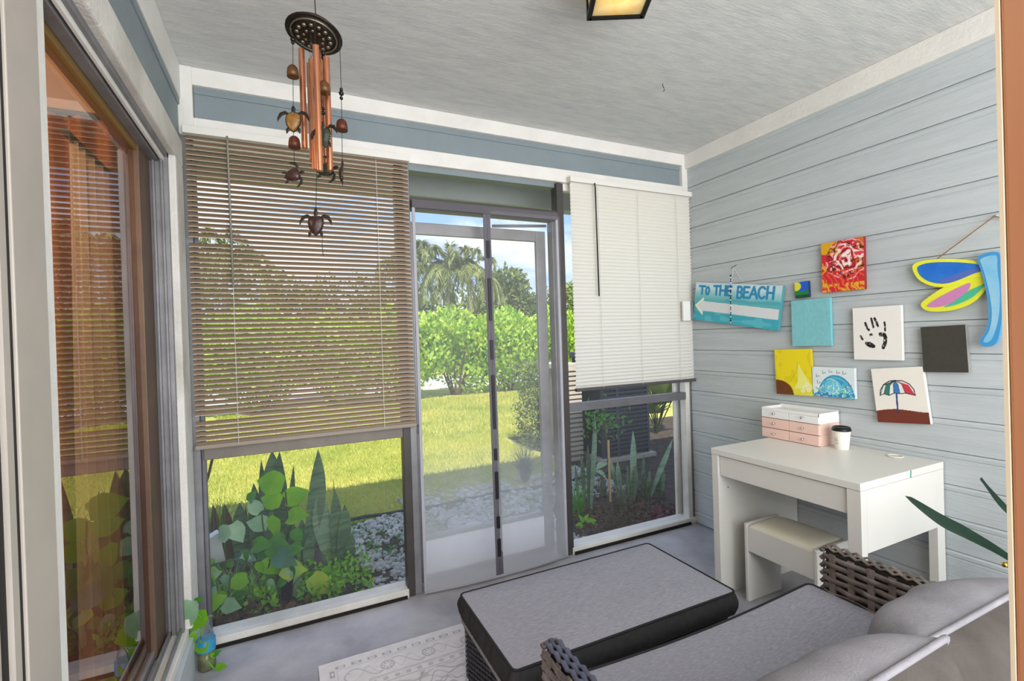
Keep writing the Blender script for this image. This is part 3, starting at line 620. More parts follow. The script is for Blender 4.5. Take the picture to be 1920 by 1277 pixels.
FAB = mat('heather_grey_fabric', 'a6a6b0', .95, col2='8c8c96', vscale=55, stretch=(1, 5, 1), contrast=(.3, .7), bump=.35, bscale=300, bdist=.002, spec=.15)
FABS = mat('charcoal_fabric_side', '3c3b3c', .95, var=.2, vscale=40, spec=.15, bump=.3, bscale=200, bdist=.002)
PIPE = mat('dark_piping', '1f1f22', .8); LGT = mat('light_grey_chenille', '98959a', .95, col2='88858a', vscale=10, bump=.5, bscale=220, bdist=.003, spec=.1)
def cushion(name, x0, x1, y0, y1, z0, z1, parent, top=FAB, side=FABS, crown=.018, rc=.018, sag=0, pleat=.004, pleat_side='x0', n=28, pipemat=PIPE):
    """box cushion with piping; boundary = rounded rectangle"""
    out_ = []
    def edge(ax_, ay_, bx, by, k):
        for i in range(k): t = i / k; out_.append((ax_ + (bx - ax_) * t, ay_ + (by - ay_) * t))
    def corner(cx, cy, a0):
        for i in range(5): a = a0 + PI / 2 * i / 5; out_.append((cx + rc * math.cos(a), cy + rc * math.sin(a)))
    edge(x0 + rc, y0, x1 - rc, y0, n); corner(x1 - rc, y0 + rc, -PI / 2); edge(x1, y0 + rc, x1, y1 - rc, n); corner(x1 - rc, y1 - rc, 0)
    edge(x1 - rc, y1, x0 + rc, y1, n); corner(x0 + rc, y1 - rc, PI / 2); edge(x0, y1 - rc, x0, y0 + rc, n); corner(x0 + rc, y0 + rc, PI)
    k = len(out_); cx, cy = (x0 + x1) / 2, (y0 + y1) / 2
    def zz(x, y): return z1 - sag * math.sin(PI * (x - x0) / (x1 - x0)) * max(0, 1 - 0 * y)
    side_m = M(); V = []; H = 6
    for h in range(H + 1):
        t = h / H
        for q, (x, y) in enumerate(out_):
            dx, dy = x - cx, y - cy; nx = 1 if abs(x - x1) < rc * .5 else (-1 if abs(x - x0) < rc * .5 else 0); ny = 1 if abs(y - y1) < rc * .5 else (-1 if abs(y - y0) < rc * .5 else 0)
            b = .010 * math.sin(PI * t); pl = pleat * math.sin(q * 2.2 + 3 * math.sin(q * .7)) * math.sin(PI * t) if (nx < 0) else .001 * math.sin(q * 1.3)
            V.append((x + nx * (b + pl), y + ny * (b + pl), z0 + (zz(x, y) - z0) * t))
    side_m.add(V, [(h * k + j, h * k + (j + 1) % k, (h + 1) * k + (j + 1) % k, (h + 1) * k + j) for h in range(H) for j in range(k)] + [tuple(range(k))[::-1]])
    side_m.build('side_band', side, parent, smooth=True)
    top_m = M(); V = []; G = 14
    for g in range(G + 1):
        f = 1 - g / G
        for x, y in out_:
            X_, Y__ = cx + (x - cx) * f, cy + (y - cy) * f; e_ = 1 - f ** 4
            z = zz(X_, Y__) + crown * e_ + .0028 * noise.noise((X_ * 9, Y__ * 9, 2)) * e_ + .0022 * noise.noise((X_ * 26, Y__ * 26, 5)) * e_
            V.append((X_, Y__, z))
    top_m.add(V, [(g * k + j, g * k + (j + 1) % k, (g + 1) * k + (j + 1) % k, (g + 1) * k + j) for g in range(G) for j in range(k)])
    o = top_m.build('top_panel', top, parent, smooth=True)
    pp = [(x, y, zz(x, y)) for x, y in out_]; pp.append(pp[0]); M().tube(pp, .0042, 6, cap=False).build('piping', pipemat, parent, smooth=True)
    pp = [(x, y, z0 + .006) for x, y in out_]; pp.append(pp[0]); M().tube(pp, .0042, 6, cap=False).build('piping', pipemat, parent, smooth=True)
    return o
# ottoman
OX0, OX1, OY0, OY1 = -1.832, -.966, -1.125, -.672
ot = thing('ottoman', 'long dark wicker ottoman in front of the screen door', 'ottoman', ((OX0 + OX1) / 2, (OY0 + OY1) / 2, FZ))
bm1(OX0 + .018, OX1 - .022, OY0 + .016, OY1 - .016, .06, .262).build('base_frame', mat('black_frame', '18171a', .6), ot, bevel=.004)
for x in (OX0 + .03, OX1 - .04):
    for y in (OY0 + .03, OY1 - .03): M().lathe([(.014, 0), (.018, .04)], (x, y, FZ + (.007 if x < -1.1 else 0)), 10).build('foot', BLACK, ot)
weave((OX0 + .013, OY1 - .014, .05), (0, -1, 0), (0, 0, 1), (-1, 0, 0), OY1 - OY0 - .028, .19, 16, 22, ot, WKD, joined=True)
weave((OX0 + .016, OY0 + .013, .05), (1, 0, 0), (0, 0, 1), (0, -1, 0), OX1 - OX0 - .04, .19, 30, 22, ot, WKD, joined=True)
M().tube([(OX0 + .012, y, .247 + .001 * math.sin(y * 300)) for y in np.linspace(OY0 + .01, OY1 - .01, 60)], .008, 6).tube([(OX0 + .012, y, .225) for y in np.linspace(OY0 + .01, OY1 - .01, 60)], .004, 6).build('top_braid', WKD, ot, smooth=True)
m_ = M()
for i in range(40):
    y = OY0 + .015 + (OY1 - OY0 - .03) * i / 39; m_.obox((OX0 + .006, y, .252), (.007, 0, 0), (0, .0035, 0), (0, 0, .007))
m_.build('wrapped_edge', mat('grey_wicker_light', '8c8784', .5), ot)
oc = thing('ottoman_cushion', 'grey seat cushion with dark piping lying on the ottoman', 'cushion', ((OX0 + OX1) / 2, (OY0 + OY1) / 2, .268))
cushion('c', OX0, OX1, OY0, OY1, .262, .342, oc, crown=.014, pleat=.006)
# sofa
sf = thing('sofa', 'low grey brown wicker sofa at the right foreground', 'sofa', (-1.36, -1.75, FZ))
AZ = .578; SY0, SY1 = -2.08, -1.375
for nm, xa, xb in (('arm_frame', -1.868, -1.832), ('arm_frame', -.872, -.832)):
    bm1(xa + .004, xb - .004, SY0, SY1 - .004, .06, AZ - .008).build(nm, mat('dark_wicker_core', '2b2724', .7), sf, bevel=.004)
weave((-.874, SY1 - .002, .10), (0, -1, 0), (0, 0, 1), (-1, 0, 0), .70, AZ - .115, 13, 21, sf, WK, amp=.0045)
weave((-1.870, SY1 - .002, .10), (0, -1, 0), (0, 0, 1), (-1, 0, 0), .70, AZ - .11, 16, 19, sf, WK, amp=.003, joined=True)
def armtop(xc, wd):
    for j in range(3):
        x = xc + (j - 1) * wd / 3; pts = []
        for i in range(46): pts.append((x + .001 * math.sin(i), SY1 + .002 - i * .016, AZ - .004 + .004 * (1 if (i + j) % 2 else -1)))
        M().tube(pts, wd / 6, 6, flat=.5).build('top_strand', WK if xc > -1.5 else mat('blue_grey_wicker', '5d5f72', .45, var=.3, vscale=30), sf, smooth=True)
    m_ = M()
    for i in range(12):
        z = AZ - .012 - i * .024; m_.tube([(xc - wd * .5, SY1 + .003, z), (xc, SY1 + .008, z), (xc + wd * .5, SY1 + .003, z)], .009, 5, flat=.8)
    m_.build('front_wrap', WK, sf, smooth=True)
armtop(-.852, .042); armtop(-1.850, .040)
bm1(-1.83, -.874, SY0, -1.372, .08, .35).build('seat_base', mat('dark_wicker_core', '2b2724', .7), sf, bevel=.004)
weave((-1.825, -1.370, .09), (1, 0, 0), (0, 0, 1), (0, 1, 0), .945, .25, 26, 12, sf, WKD, joined=True)
bm1(-1.868, -.832, -2.08, -2.02, .08, .62).build('back_frame', mat('dark_wicker_core', '2b2724', .7), sf, bevel=.004)
for x in (-1.85, -.855):
    for y in (-2.05, -1.42): M().lathe([(.014, 0), (.018, .06)], (x, y, FZ), 10).build('foot', BLACK, sf)
sc_ = thing('sofa_seat_cushion', 'wide heather grey seat cushion with dark piping on the wicker sofa', 'cushion', (-1.36, -1.7, .36))
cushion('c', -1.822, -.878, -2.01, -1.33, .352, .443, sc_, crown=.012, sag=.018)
def pillow(name, c, ax_, ay_, az_, w, h, t, mt, label, parent=None, flange=False, seed=0, p=3.2, dent=0.0, back=None):
    back = back or mat('shade_toned_chenille', '5c5652', .95, col2='4e4945', vscale=9, bump=.4, bscale=220, bdist=.003, spec=.1)  # rear panels use a darkened chenille, their shade is put into the colour
    """soft back cushion: c centre, ax_ width dir, ay_ height dir, az_ thickness dir"""
    c, ax_, ay_, az_ = map(Vector, (c, ax_, ay_, az_)); ax_.normalize(); ay_.normalize(); az_.normalize(); n = 36
    r = thing(name, label, 'cushion', tuple(c), 'grey back cushions on the sofa')
    for sgn, nm, mm in ((1, 'front_panel', mt), (-1, 'rear_panel', back or mt)):
        V = []; Fq = []
        for i in range(n + 1):
            for j in range(n + 1):
                u = -1 + 2 * i / n; v = -1 + 2 * j / n; u = math.copysign(1 - (1 - abs(u)) ** 1.5, u); v = math.copysign(1 - (1 - abs(v)) ** 1.5, v)
                k = (max(0, 1 - abs(u) ** p) * max(0, 1 - abs(v) ** p)) ** .55
                pin = 1 - .05 * (1 - abs(v) ** 2) * abs(u) ** 6; pin2 = 1 - .05 * (1 - abs(u) ** 2) * abs(v) ** 6
                wr_ = (noise.noise((u * 2.2 + seed, v * 2.2, sgn)) * .05 + noise.noise((u * 3.4 + seed, v * 2, sgn)) * .012) * k
                q = c + ax_ * (u * w / 2 * pin2) + ay_ * (v * h / 2 * pin) + az_ * (sgn * (k * t / 2) * (1 - dent * math.exp(-((u / .5) ** 2 + ((v - .5) / .4) ** 2))) + wr_ * .35 * sgn)
                V.append(q)
        for i in range(n):
            for j in range(n):
                a = i * (n + 1) + j; f = (a, a + n + 1, a + n + 2, a + 1); Fq.append(f if sgn > 0 else f[::-1])
        m_ = M(); m_.add(V, Fq); m_.build(nm, mm, r, smooth=True)
    pts = []
    for i in range(81):
        s_ = i / 80 * 4; e_ = int(s_) % 4; f = (s_ - int(s_)) * 2 - 1
        u, v = [(f, -1), (1, f), (-f, 1), (-1, -f)][e_]
        pin = 1 - .05 * (1 - abs(v) ** 2) * abs(u) ** 6; pin2 = 1 - .05 * (1 - abs(u) ** 2) * abs(v) ** 6
        pts.append(c + ax_ * (u * w / 2 * pin2) + ay_ * (v * h / 2 * pin))
    M().tube(pts, .006 if not flange else .009, 6, cap=False, flat=1 if not flange else .5, up=az_).build('seam_piping', mt, r, smooth=True)
    return r
pillow('back_cushion', (-1.125, -1.81, .535), (1, 0, 0), (0, -.28, 1), (0, 1, .28), .48, .32, .26, LGT, 'plump grey back cushion at the sofa end nearest the right wall', seed=3, dent=.0)
pillow('back_cushion', (-1.60, -1.85, .56), (1, .02, 0), (0, -.30, 1), (0, 1, .30), .44, .36, .25, LGT, 'plump grey back cushion at the sofa end nearest the camera', seed=8, dent=.1)

# rug
def rugpaint(u, v):
    base = np.ones(u.shape + (3,)) * rgb('e2dfe0'); g = rgb('86838a'); X_ = u * 1.24; Y_ = (1 - v) * .96  # metres from the corner
    n1 = vnoise(u, v, 62, 1); base = base * (1 - .05 * n1[..., None])
    dx = np.minimum(X_, 1.24 - X_); dy = np.minimum(Y_, .96 - Y_); d = np.minimum(dx, dy); along = np.where(dx < dy, Y_, X_)
    img = over(base, (abs(d - .030) < .0018).astype(float) * .0, g)
    dash = ((along % .058) < .036) & (abs(d - .045) < .009) & ~(((along % .058) > .008) & ((along % .058) < .028) & (abs(d - .045) < .004)); img = over(img, dash * .75, g)
    for q in (.062, .165, .172, .205): img = over(img, (abs(d - q) < .0018) * .6, g)
    # scrolls and flowers in the border
    ph = (along % .16) - .08; rr_ = np.hypot(ph, d - .115); img = over(img, (abs(rr_ - .024) < .003) * .65, g); ang = np.arctan2(d - .115, ph)
    img = over(img, ((rr_ < .02) & (np.sin(ang * 8) > .3) & (rr_ > .008)) * .7, g)
    img = over(img, ((abs(d - .115 - .032 * np.sin(along * 39.3)) < .0028) & (rr_ > .03)) * .6, g)
    img = over(img, ((abs(d - .115 + .026 * np.sin(along * 78 + 1)) < .0022) & (rr_ > .03)) * .45, g)
    img = over(img, ((abs(d - .188) < .009) & (np.sin(along * 150) > .2)) * .45, g)
    inner = d > .21; kx, ky = (X_ - .21) % .42 - .21, (Y_ - .21) % .36 - .18; r2 = np.hypot(kx, ky); an = np.arctan2(ky, kx)
    for q, w_, nn, am in ((.07, .005, 8, .008), (.10, .003, 12, .010), (.035, .004, 6, .005), (.14, .003, 10, .016), (.17, .0035, 6, .02)):
        img = over(img, (inner & (abs(r2 - q - am * np.sin(nn * an)) < w_)) * .6, g)
    img = over(img, (inner & (abs(vnoise(u, v, 24, 5) - .5) < .035)) * .45, g)
    wear = vnoise(u, v, 16, 9); img = img * (1 - .04 * wear[..., None]); 
    return img * .75 + base * .25
rg = thing('area_rug', 'pale grey oriental patterned rug lying under the ottoman', 'rug', (-2.0, -.8, FZ))
bm1(-2.297, -1.057, -1.298, -.338, FZ, FZ + .006).build('rug_backing', mat('rug_grey_edge', '8b888a', .9), rg)
painted('rug_face', (-2.297, -1.298, FZ + .0068), (1.24, 0, 0), (0, .96, 0), 620, 480, rugpaint, PRINT, rg)

# ================================================================== ART ON THE RIGHT WALL (viewed from -X: picture right is -Y)
def canvas(name, label, cat, corners, fn, nu, nv, depth=.018, gap=.004, side='e6e2da', grp=None, sidefn=None, cats=None):
    """corners: centre y,z, width, height, tilt(rad, counter-clockwise seen from the room)"""
    cy, cz, w, h, a = corners; xr = -depth - gap - .002
    R_ = Vector((0, -math.cos(a), math.sin(a))); U_ = Vector((0, math.sin(a), math.cos(a))); c = Vector((xr, cy, cz))
    r = thing(name, label, cat, (-gap, cy, cz), grp)
    m_ = M(); m_.obox(c + Vector((depth / 2 + .0006, 0, 0)), R_ * w / 2, U_ * h / 2, Vector((depth / 2, 0, 0))); m_.build('stretcher_block' if cat == 'painting' else 'board', mat('canvas_side_' + side, side, .7), r, bevel=.0012)
    painted('painted_face', c - R_ * w / 2 - U_ * h / 2, R_ * w, U_ * h, nu, nv, fn, PAINT, r); return r, c, R_, U_
def fit(*k):   # four picture corners TL TR BR BL on the wall -> centre, size, tilt
    p = [at(x, y, X=-.022) for x, y in k]; c = sum(p, Vector()) / 4; T = (p[1] - p[0] + p[2] - p[3]) / 2; H = (p[0] - p[3] + p[1] - p[2]) / 2
    return (c.y, c.z, T.length, H.length, math.atan2(T.z, -T.y))
AS = 'small painted canvases on the right wall'
def redart(u, v):
    img = np.ones(u.shape + (3,)) * rgb('c8202c'); n = vnoise(u, v, 9, 3); n2 = vnoise(u + .3 * n, v, 14, 4)
    img = over(img, (v > .78 - .2 * u) * (u < .35 + .2 * n) * 1., 'd8a018'); img = over(img, (u > .82) * (v > .35) * 1., 'c9681c'); img = over(img, ((v < .16) | (u < .12) & (v < .6)) * (n2 > .45), 'd9a62a')
    cx, cy = .60, .62; r = np.hypot(u - cx, (v - cy) * 1.2); a = np.arctan2(v - cy, u - cx); sp = np.sin(r * 30 - a * .45 + 7 * n + 3 * n2)
    m_ = r < .50; img = over(img, m_ * (sp > -.2), 'bc1436'); img = over(img, m_ * (sp > .25), 'd8384a'); img = over(img, (r < .40) * (sp > .45) * (n2 > .3), 'f2dcd8'); img = over(img, (r < .24) * (sp > .0) * (n2 > .35), 'efe4de')
    img = over(img, (r < .5) * (np.sin(r * 60 - a * .3 + 9 * n) > .80), 'e8b4a8'); img = over(img, m_ * (sp < -.85), '5a1414')
    d = np.abs(v - (.05 + .9 * u - .4) + .1 * n); img = over(img, (v < .42) * (np.sin(u * 50 + v * 28 + 5 * n) > .75), 'e2562c')
    return img
canvas('canvas_painting', 'square canvas with a red and white paint swirl over yellow corners', 'painting', fit((1539, 457), (1619, 444), (1622, 541), (1543, 550)), redart, 110, 130, grp=AS, side='8a1a20')
def skyart(u, v):
    img = np.ones(u.shape + (3,)) * rgb('1458c4'); img = over(img, (v < .44 + .05 * np.sin(u * 8)) * 1., '157a3e'); img = over(img, (v < .2) * 1., '0c4a28'); img = over(img, ell(u, v, .12, .74, .34, .28), 'd8d232'); return img
canvas('canvas_painting', 'tiny canvas with a yellow sun in blue sky over green', 'painting', fit((1489, 530), (1514, 527), (1518, 556), (1492, 560)), skyart, 40, 40, depth=.016, grp=AS, side='1a2f52')
def teal(u, v): return np.ones(u.shape + (3,)) * rgb('82c6cc') * (1 - .05 * vnoise(u, v, 24, 2)[..., None]) * (1 - .04 * (vnoise(u * 4, v * .4, 40, 3)[..., None]))
canvas('canvas_painting', 'plain pale turquoise canvas below the tiny sun picture', 'painting', fit((1484, 564), (1557, 558), (1558, 648), (1486, 649)), teal, 40, 40, grp=AS, side='6db4bb')
def hand(u, v):
    img = np.ones(u.shape + (3,)) * rgb('e6e3dc'); n = vnoise(u, v, 60, 7); m_ = np.zeros(u.shape)
    def f(pts, w): 
        nonlocal m_
        m_ = np.maximum(m_, line(u, v, pts, w, .006))
    f([(.27, .70), (.30, .62), (.34, .57)], .050); f([(.40, .78), (.42, .70), (.44, .62)], .045); f([(.47, .78), (.51, .70), (.53, .64)], .050); f([(.67, .70), (.68, .62), (.68, .55)], .040)
    f([(.16, .45), (.20, .39)], .045); m_ = np.maximum(m_, ell(u, v, .385, .475, .035, .030)); m_ = np.maximum(m_, ell(u, v, .36, .285, .115, .050, -.35))
    f([(.58, .48), (.66, .47), (.68, .42), (.67, .32), (.63, .24)], .075)
    m_ *= 1 - (n > .84) * .9; img = over(img, m_ > .5, '16140f'); return img
canvas('canvas_painting', 'white canvas with a black handprint', 'painting', fit((1600, 578), (1690, 572), (1692, 676), (1601, 674)), hand, 130, 150, grp=AS, side='dcd8ce')
canvas('canvas_painting', 'plain charcoal canvas below the dragonfly', 'painting', fit((1728, 614), (1811, 608), (1816, 699), (1731, 697)), lambda u, v: np.ones(u.shape + (3,)) * rgb('3f3d36') * (1 - .1 * vnoise(u, v, 30, 3)[..., None]), 30, 30, grp=AS, side='8a8880')
def flower(u, v):
    img = np.ones(u.shape + (3,)) * rgb('e8d412'); img = over(img, (vnoise(u, v, 6, 2) > .6) * .4, 'd2ba10'); img = over(img, poly(u, v, [(.66, .70), (.78, .50), (.88, .36), (1, .22), (1, 0), (.52, 0), (.50, .12), (.62, .30)]), 'e8e67c')
    img = over(img, (v < .14) * (u > .45) * 1., 'ddd640'); img = over(img, ell(u, v, .05, .02, .44, .30), '7a4416'); img = over(img, ell(u, v, .05, .02, .44, .30) * (np.sin((u + v) * 90) * np.sin((u - v) * 90) > .1), '50260c')
    for x, y in ((.80, .18), (.90, .12), (.86, .24), (.75, .10)): img = over(img, ell(u, v, x, y, .05, .035), 'f2f0d8'); img = over(img, ell(u, v, x, y, .015, .012), 'c8c040')
    img = over(img, line(u, v, [(.40, .30), (.60, .50), (.64, .72)], .012), 'c2a80c'); return img
canvas('canvas_painting', 'yellow canvas with a brown sunflower centre in the lower corner', 'painting', fit((1453, 656), (1521, 654), (1523, 743), (1456, 738)), flower, 90, 110, grp=AS, side='c9b41a')
def wave(u, v):
    img = np.ones(u.shape + (3,)) * rgb('d8e2e2'); n = vnoise(u, v, 12, 5); r = np.hypot((u - .56) / .44, (v + .05) / .80)
    img = over(img, (r < 1) * 1., '4fb0c8'); img = over(img, (r < .82) * (n > .45), '3a8fc4'); img = over(img, (np.hypot((u - .50) / .20, (v - .32) / .28) < 1) * 1., '66c0d4'); img = over(img, (abs(np.hypot((u - .46) / .20, (v - .38) / .26) - 1 + .3 * n) < .07) * (u > .36) * 1., 'b4e0e4'); img = over(img, (r < 1) * (abs(r - .93 - .08 * n) < .03) * 1., '2f86bc')
    img = over(img, (v < .30) * (n > .48) * 1., '5cc0a8'); img = over(img, (v < .4) * (vnoise(u, v, 50, 6) > .74), 'e8f0ee'); img = over(img, (v < .16) * (vnoise(u, v, 22, 2) > .5), '2f7fc0')
    k = lambda p: None
    for x, y in ((.10, .66), (.12, .44), (.26, .78), (.42, .82), (.60, .80), (.74, .78), (.86, .40)):
        img = over(img, line(u, v, [(x, y + .10), (x + .005, y), (x + .04, y + .01)], .012), '3a4a58'); img = over(img, line(u, v, [(x + .045, y + .02), (x + .06, y + .05), (x + .075, y + .01)], .010), '3a4a58')
    img = over(img, line(u, v, [(.50, .50), (.52, .40), (.50, .28), (.54, .24)], .012), 'd8ecf0'); return img
canvas('canvas_painting', 'small canvas with a curling blue wave beside the sunflower one', 'painting', fit((1524, 687), (1602, 691), (1604, 748), (1524, 742)), wave, 130, 96, grp=AS, side='cdd6d6')
def umb(u, v):
    img = np.ones(u.shape + (3,)) * rgb('e6e2d8'); b = v < .205 + .035 * np.sin(u * 4.2 + .2) + .03 * u; img = over(img, b * 1., '6e3020')
    top = (.45, .77); rim = [(.12, .50), (.22, .53), (.34, .50), (.46, .54), (.60, .50), (.74, .52), (.80, .52)]
    P_ = lambda i: rim[i]; arcL = [(.12, .50), (.14, .60), (.22, .70), (.34, .76), top]; arcR = [top, (.60, .76), (.72, .70), (.79, .60), (.80, .50)]
    cols = ['dfe0da', '2f7a68', 'dfe0da', '3a7ab8', 'dfe0da', 'c23a4a']
    a = [(.12, .50), (.20, .53), (.30, .50), (.40, .54), (.52, .53), (.62, .54), (.80, .50)]
    for i in range(6):
        l_, r_ = a[i], a[i + 1]
        q = [top, (l_[0] * .5 + top[0] * .5 + (l_[0] - top[0]) * .22, l_[1] * .5 + top[1] * .5 + .05), l_, r_, (r_[0] * .5 + top[0] * .5 + (r_[0] - top[0]) * .22, r_[1] * .5 + top[1] * .5 + .05)]
        img = over(img, poly(u, v, q), cols[i])
        img = over(img, line(u, v, [top, q[1], l_], .010), '1a1a1c')
    img = over(img, line(u, v, arcL + arcR[1:], .018), '1c1c1c'); img = over(img, line(u, v, a, .014), '1c1c1c')
    img = over(img, line(u, v, [(.45, .53), (.44, .40), (.43, .20)], .034), '22242c'); img = over(img, line(u, v, [(.45, .53), (.44, .40), (.43, .20)], .014), '3a5ab0'); return img
canvas('canvas_painting', 'white canvas with a striped beach umbrella on brown sand', 'painting', fit((1635, 691), (1731, 688), (1744, 795), (1645, 792)), umb, 130, 140, grp=AS, side='dcd8ce')
# TO THE BEACH sign
GLY = {'T': [[(0, 1), (1, 1)], [(.5, 1), (.5, 0)]], 'O': [[(.5 + .45 * math.cos(a), .5 + .5 * math.sin(a)) for a in np.linspace(0, 2 * PI, 17)]], 'H': [[(.05, 1), (.05, 0)], [(.95, 1), (.95, 0)], [(.05, .5), (.95, .5)]],
       'E': [[(1, 1), (.1, 1), (.1, 0), (1, 0)], [(.1, .52), (.85, .52)]], 'B': [[(.1, 0), (.1, 1), (.6, 1), (.85, .88), (.85, .66), (.6, .53), (.1, .52)], [(.6, .53), (.95, .38), (.95, .14), (.6, 0), (.1, 0)]],
       'A': [[(0, 0), (.5, 1), (1, 0)], [(.2, .36), (.8, .36)]], 'C': [[(.5 + .5 * math.cos(a), .5 + .5 * math.sin(a)) for a in np.linspace(PI * .25, PI * 1.75, 13)]]}
def sign(u, v):
    n = vnoise(u, v, 10, 3); vv = v + .05 * (n - .5) + .10 * (u - .5) * 0
    img = np.ones(u.shape + (3,)) * rgb('c2d8dc'); k = np.clip((.86 - vv) / .3, 0, 1)[..., None]; img = img * (1 - k) + rgb('58b0b4') * k; img = over(img, (vv < .24) * 1., '3aa6b8'); img = over(img, (vv < .24) * (n > .6) * .6, '68c0cc'); img = over(img, (vv > .55) * (vv < .62) * (u > .4) * .5, '3f98b0')
    y0, y1 = .22, .515
    img = over(img, poly(u, v, [(.015, .39), (.125, .62), (.125, .515), (.99, .47), (.99, .235), (.125, .265), (.125, .15)]), 'd6dadc')
    img = over(img, poly(u, v, [(.012, .39), (.125, .62), (.13, .57), (.04, .39), (.125, .20), (.12, .15)]), 'e8ecd0')
    x = .055
    for ch, w, yy, h in [('T', .075, .70, .20), ('O', .045, .695, .19), (' ', .035, 0, 0), ('T', .065, .70, .22), ('H', .07, .70, .235), ('E', .055, .705, .22), (' ', .045, 0, 0), ('B', .06, .66, .27), ('E', .06, .68, .25), ('A', .08, .68, .26), ('C', .075, .69, .26), ('H', .07, .69, .27)]:
        if ch != ' ':
            for st_ in GLY[ch]: img = over(img, line(u, v * .45, [(x + px_ * w, (yy + py_ * h) * .45) for px_, py_ in st_], .0245, .004), '1f86b4')
        x += w + .012
    return img
sg, sc0, sR, sU = canvas('beach_sign', 'turquoise wooden sign reading TO THE BEACH with a white arrow', 'sign', fit((1306, 528), (1468, 537), (1463, 619), (1303, 600)), sign, 340, 150, depth=.02, gap=.010, side='4a8f96')
nl = at(1381, 497, X=-.002); nt_ = at(1371, 503, X=-.03)
M().tube([nl, nl * .3 + nt_ * .7, nt_], .0016, 5).build('nail', BLACK, sg)
M().tube([nt_ * .6 + nl * .4, at(1393, 529, X=-.02)], .0012, 4).tube([nt_ * .6 + nl * .4, at(1372, 528, X=-.02)], .0012, 4).build('hanging_wire', mat('wire_white', 'c9c9c6', .5), sg)
bs = M(); bead_c = [BLACK, mat('bead_pale', 'c4ccd0', .3), mat('bead_blue', '2b6a98', .3)]
for i in range(26):
    y = 517 + i * 3.5; bs.mi = 0 if i % 3 == 0 else (1 if i % 3 == 1 else (0 if i % 5 else 2)); p = at(1370, y, X=-.048); bs.ball(p, .0034 if i % 4 else .005, 6, (1, 1, 1.2))
bs.build('bead_string', bead_c, sg)
M().tube([at(1370, 515, X=-.03), at(1370, 517, X=-.048), at(1370, 606, X=-.048)], .0007, 4).build('bead_cord', CORD, sg)

# dragonfly
df = thing('dragonfly_plaque', 'painted wooden dragonfly plaque with blue body and yellow edged wings', 'plaque', (-.02, -1.46, 1.4))
def zp(x, y, X=-.03): return at(1660 + x / 3.992, 380 + y / 3.992, X=X)
def flat3(pts, X, th): return [Vector((X, p.y, p.z)) for p in [zp(x, y) for x, y in pts]], Vector((th, 0, 0))
def smoothp(pts, it=2):
    for _ in range(it):
        n = len(pts); q = []
        for i in range(n):
            a, b = pts[i], pts[(i + 1) % n]; q += [(a[0] * .75 + b[0] * .25, a[1] * .75 + b[1] * .25), (a[0] * .25 + b[0] * .75, a[1] * .25 + b[1] * .75)]
        pts = q
    return pts
def plate(name, pts, X, th, mt, parent, mirror=False, sm=2):
    P, d = flat3(smoothp(pts, sm), X, th)
    if mirror:
        yc = zp(808, 500).y; P = [Vector((p.x, 2 * yc - p.y, p.z)) for p in P]
    m_ = M(); m_.prism(P, d); return m_.build(name, mt, parent)
YEL = mat('lemon_paint', 'e2e43a', .5, var=.08); BL1 = mat('cobalt_paint', '1463c0', .5, col2='2a78cc', vscale=14); PU = mat('violet_paint', '5068b4', .5); PI_ = mat('pink_paint', 'c47fae', .5); GR_ = mat('mint_paint', '48b48c', .5)
LB = mat('pale_blue_paint', '9cc4d4', .5, col2='74b4d6', vscale=10); MB_ = mat('mid_blue_paint', '3f8fc4', .5)
for mir in (False, True):
    wg = plate('wing', [(193, 480), (230, 447), (300, 430), (420, 420), (560, 423), (700, 440), (770, 470), (770, 560), (640, 560), (560, 600), (480, 628), (400, 635), (310, 615), (235, 570)], -.030, .010, YEL, df, mir)
    plate('painted_patch', [(232, 490), (262, 466), (320, 450), (420, 444), (560, 446), (680, 458), (745, 480), (745, 500), (640, 540), (550, 580), (470, 605), (400, 608), (320, 590), (260, 550)], -.0308, .0007, BL1 if not mir else YEL, wg, mir)
    plate('painted_patch', [(745, 482), (700, 485), (600, 510), (500, 545), (400, 580), (385, 603), (470, 606), (560, 575), (650, 535), (745, 505)], -.0314, .0005, PU if not mir else PI_, wg, mir)
    wg = plate('wing', [(250, 765), (300, 720), (400, 650), (500, 598), (640, 535), (770, 500), (780, 600), (700, 712), (620, 768), (520, 803), (400, 818), (300, 812)], -.027, .008, YEL, df, mir)
    plate('painted_patch', [(300, 775), (350, 735), (450, 680), (560, 625), (645, 590), (620, 660), (560, 710), (480, 760), (400, 782), (330, 785)], -.0278, .0007, PI_, wg, mir)
    plate('painted_patch', [(420, 784), (490, 755), (560, 705), (625, 655), (700, 625), (750, 600), (735, 630), (660, 705), (560, 755), (480, 778)], -.0282, .0005, GR_, wg, mir)
bd = plate('body', [(693, 430), (705, 398), (760, 376), (840, 365), (872, 388), (874, 480), (886, 600), (890, 720), (885, 850), (868, 960), (850, 1040), (810, 1074), (740, 1080), (706, 1050), (728, 1008), (765, 955), (785, 850), (778, 750), (760, 650), (740, 560), (715, 480)], -.040, .012, MB_, df)
plate('body_highlight', [(712, 430), (750, 408), (835, 388), (848, 420), (846, 500), (862, 600), (868, 720), (860, 850), (838, 950), (800, 1040), (745, 1050), (742, 1025), (790, 960), (810, 850), (800, 740), (780, 640), (755, 540), (728, 460)], -.0408, .0007, LB, bd)
p0 = zp(390, 418, -.022); p1 = zp(820, 98, -.012); p2 = Vector((-.022, 2 * zp(808, 500).y - p0.y, p0.z))
M().tube([p0, p1, p2], .0022, 5).build('hanging_cord', mat('brown_cord', '8a5a20', .7), df)
M().lathe([(.0045, 0), (.005, .006), (.001, .010)], p1 + Vector((.010, 0, 0)), 8, (-1, 0, 0)).build('nail', STEEL, df)

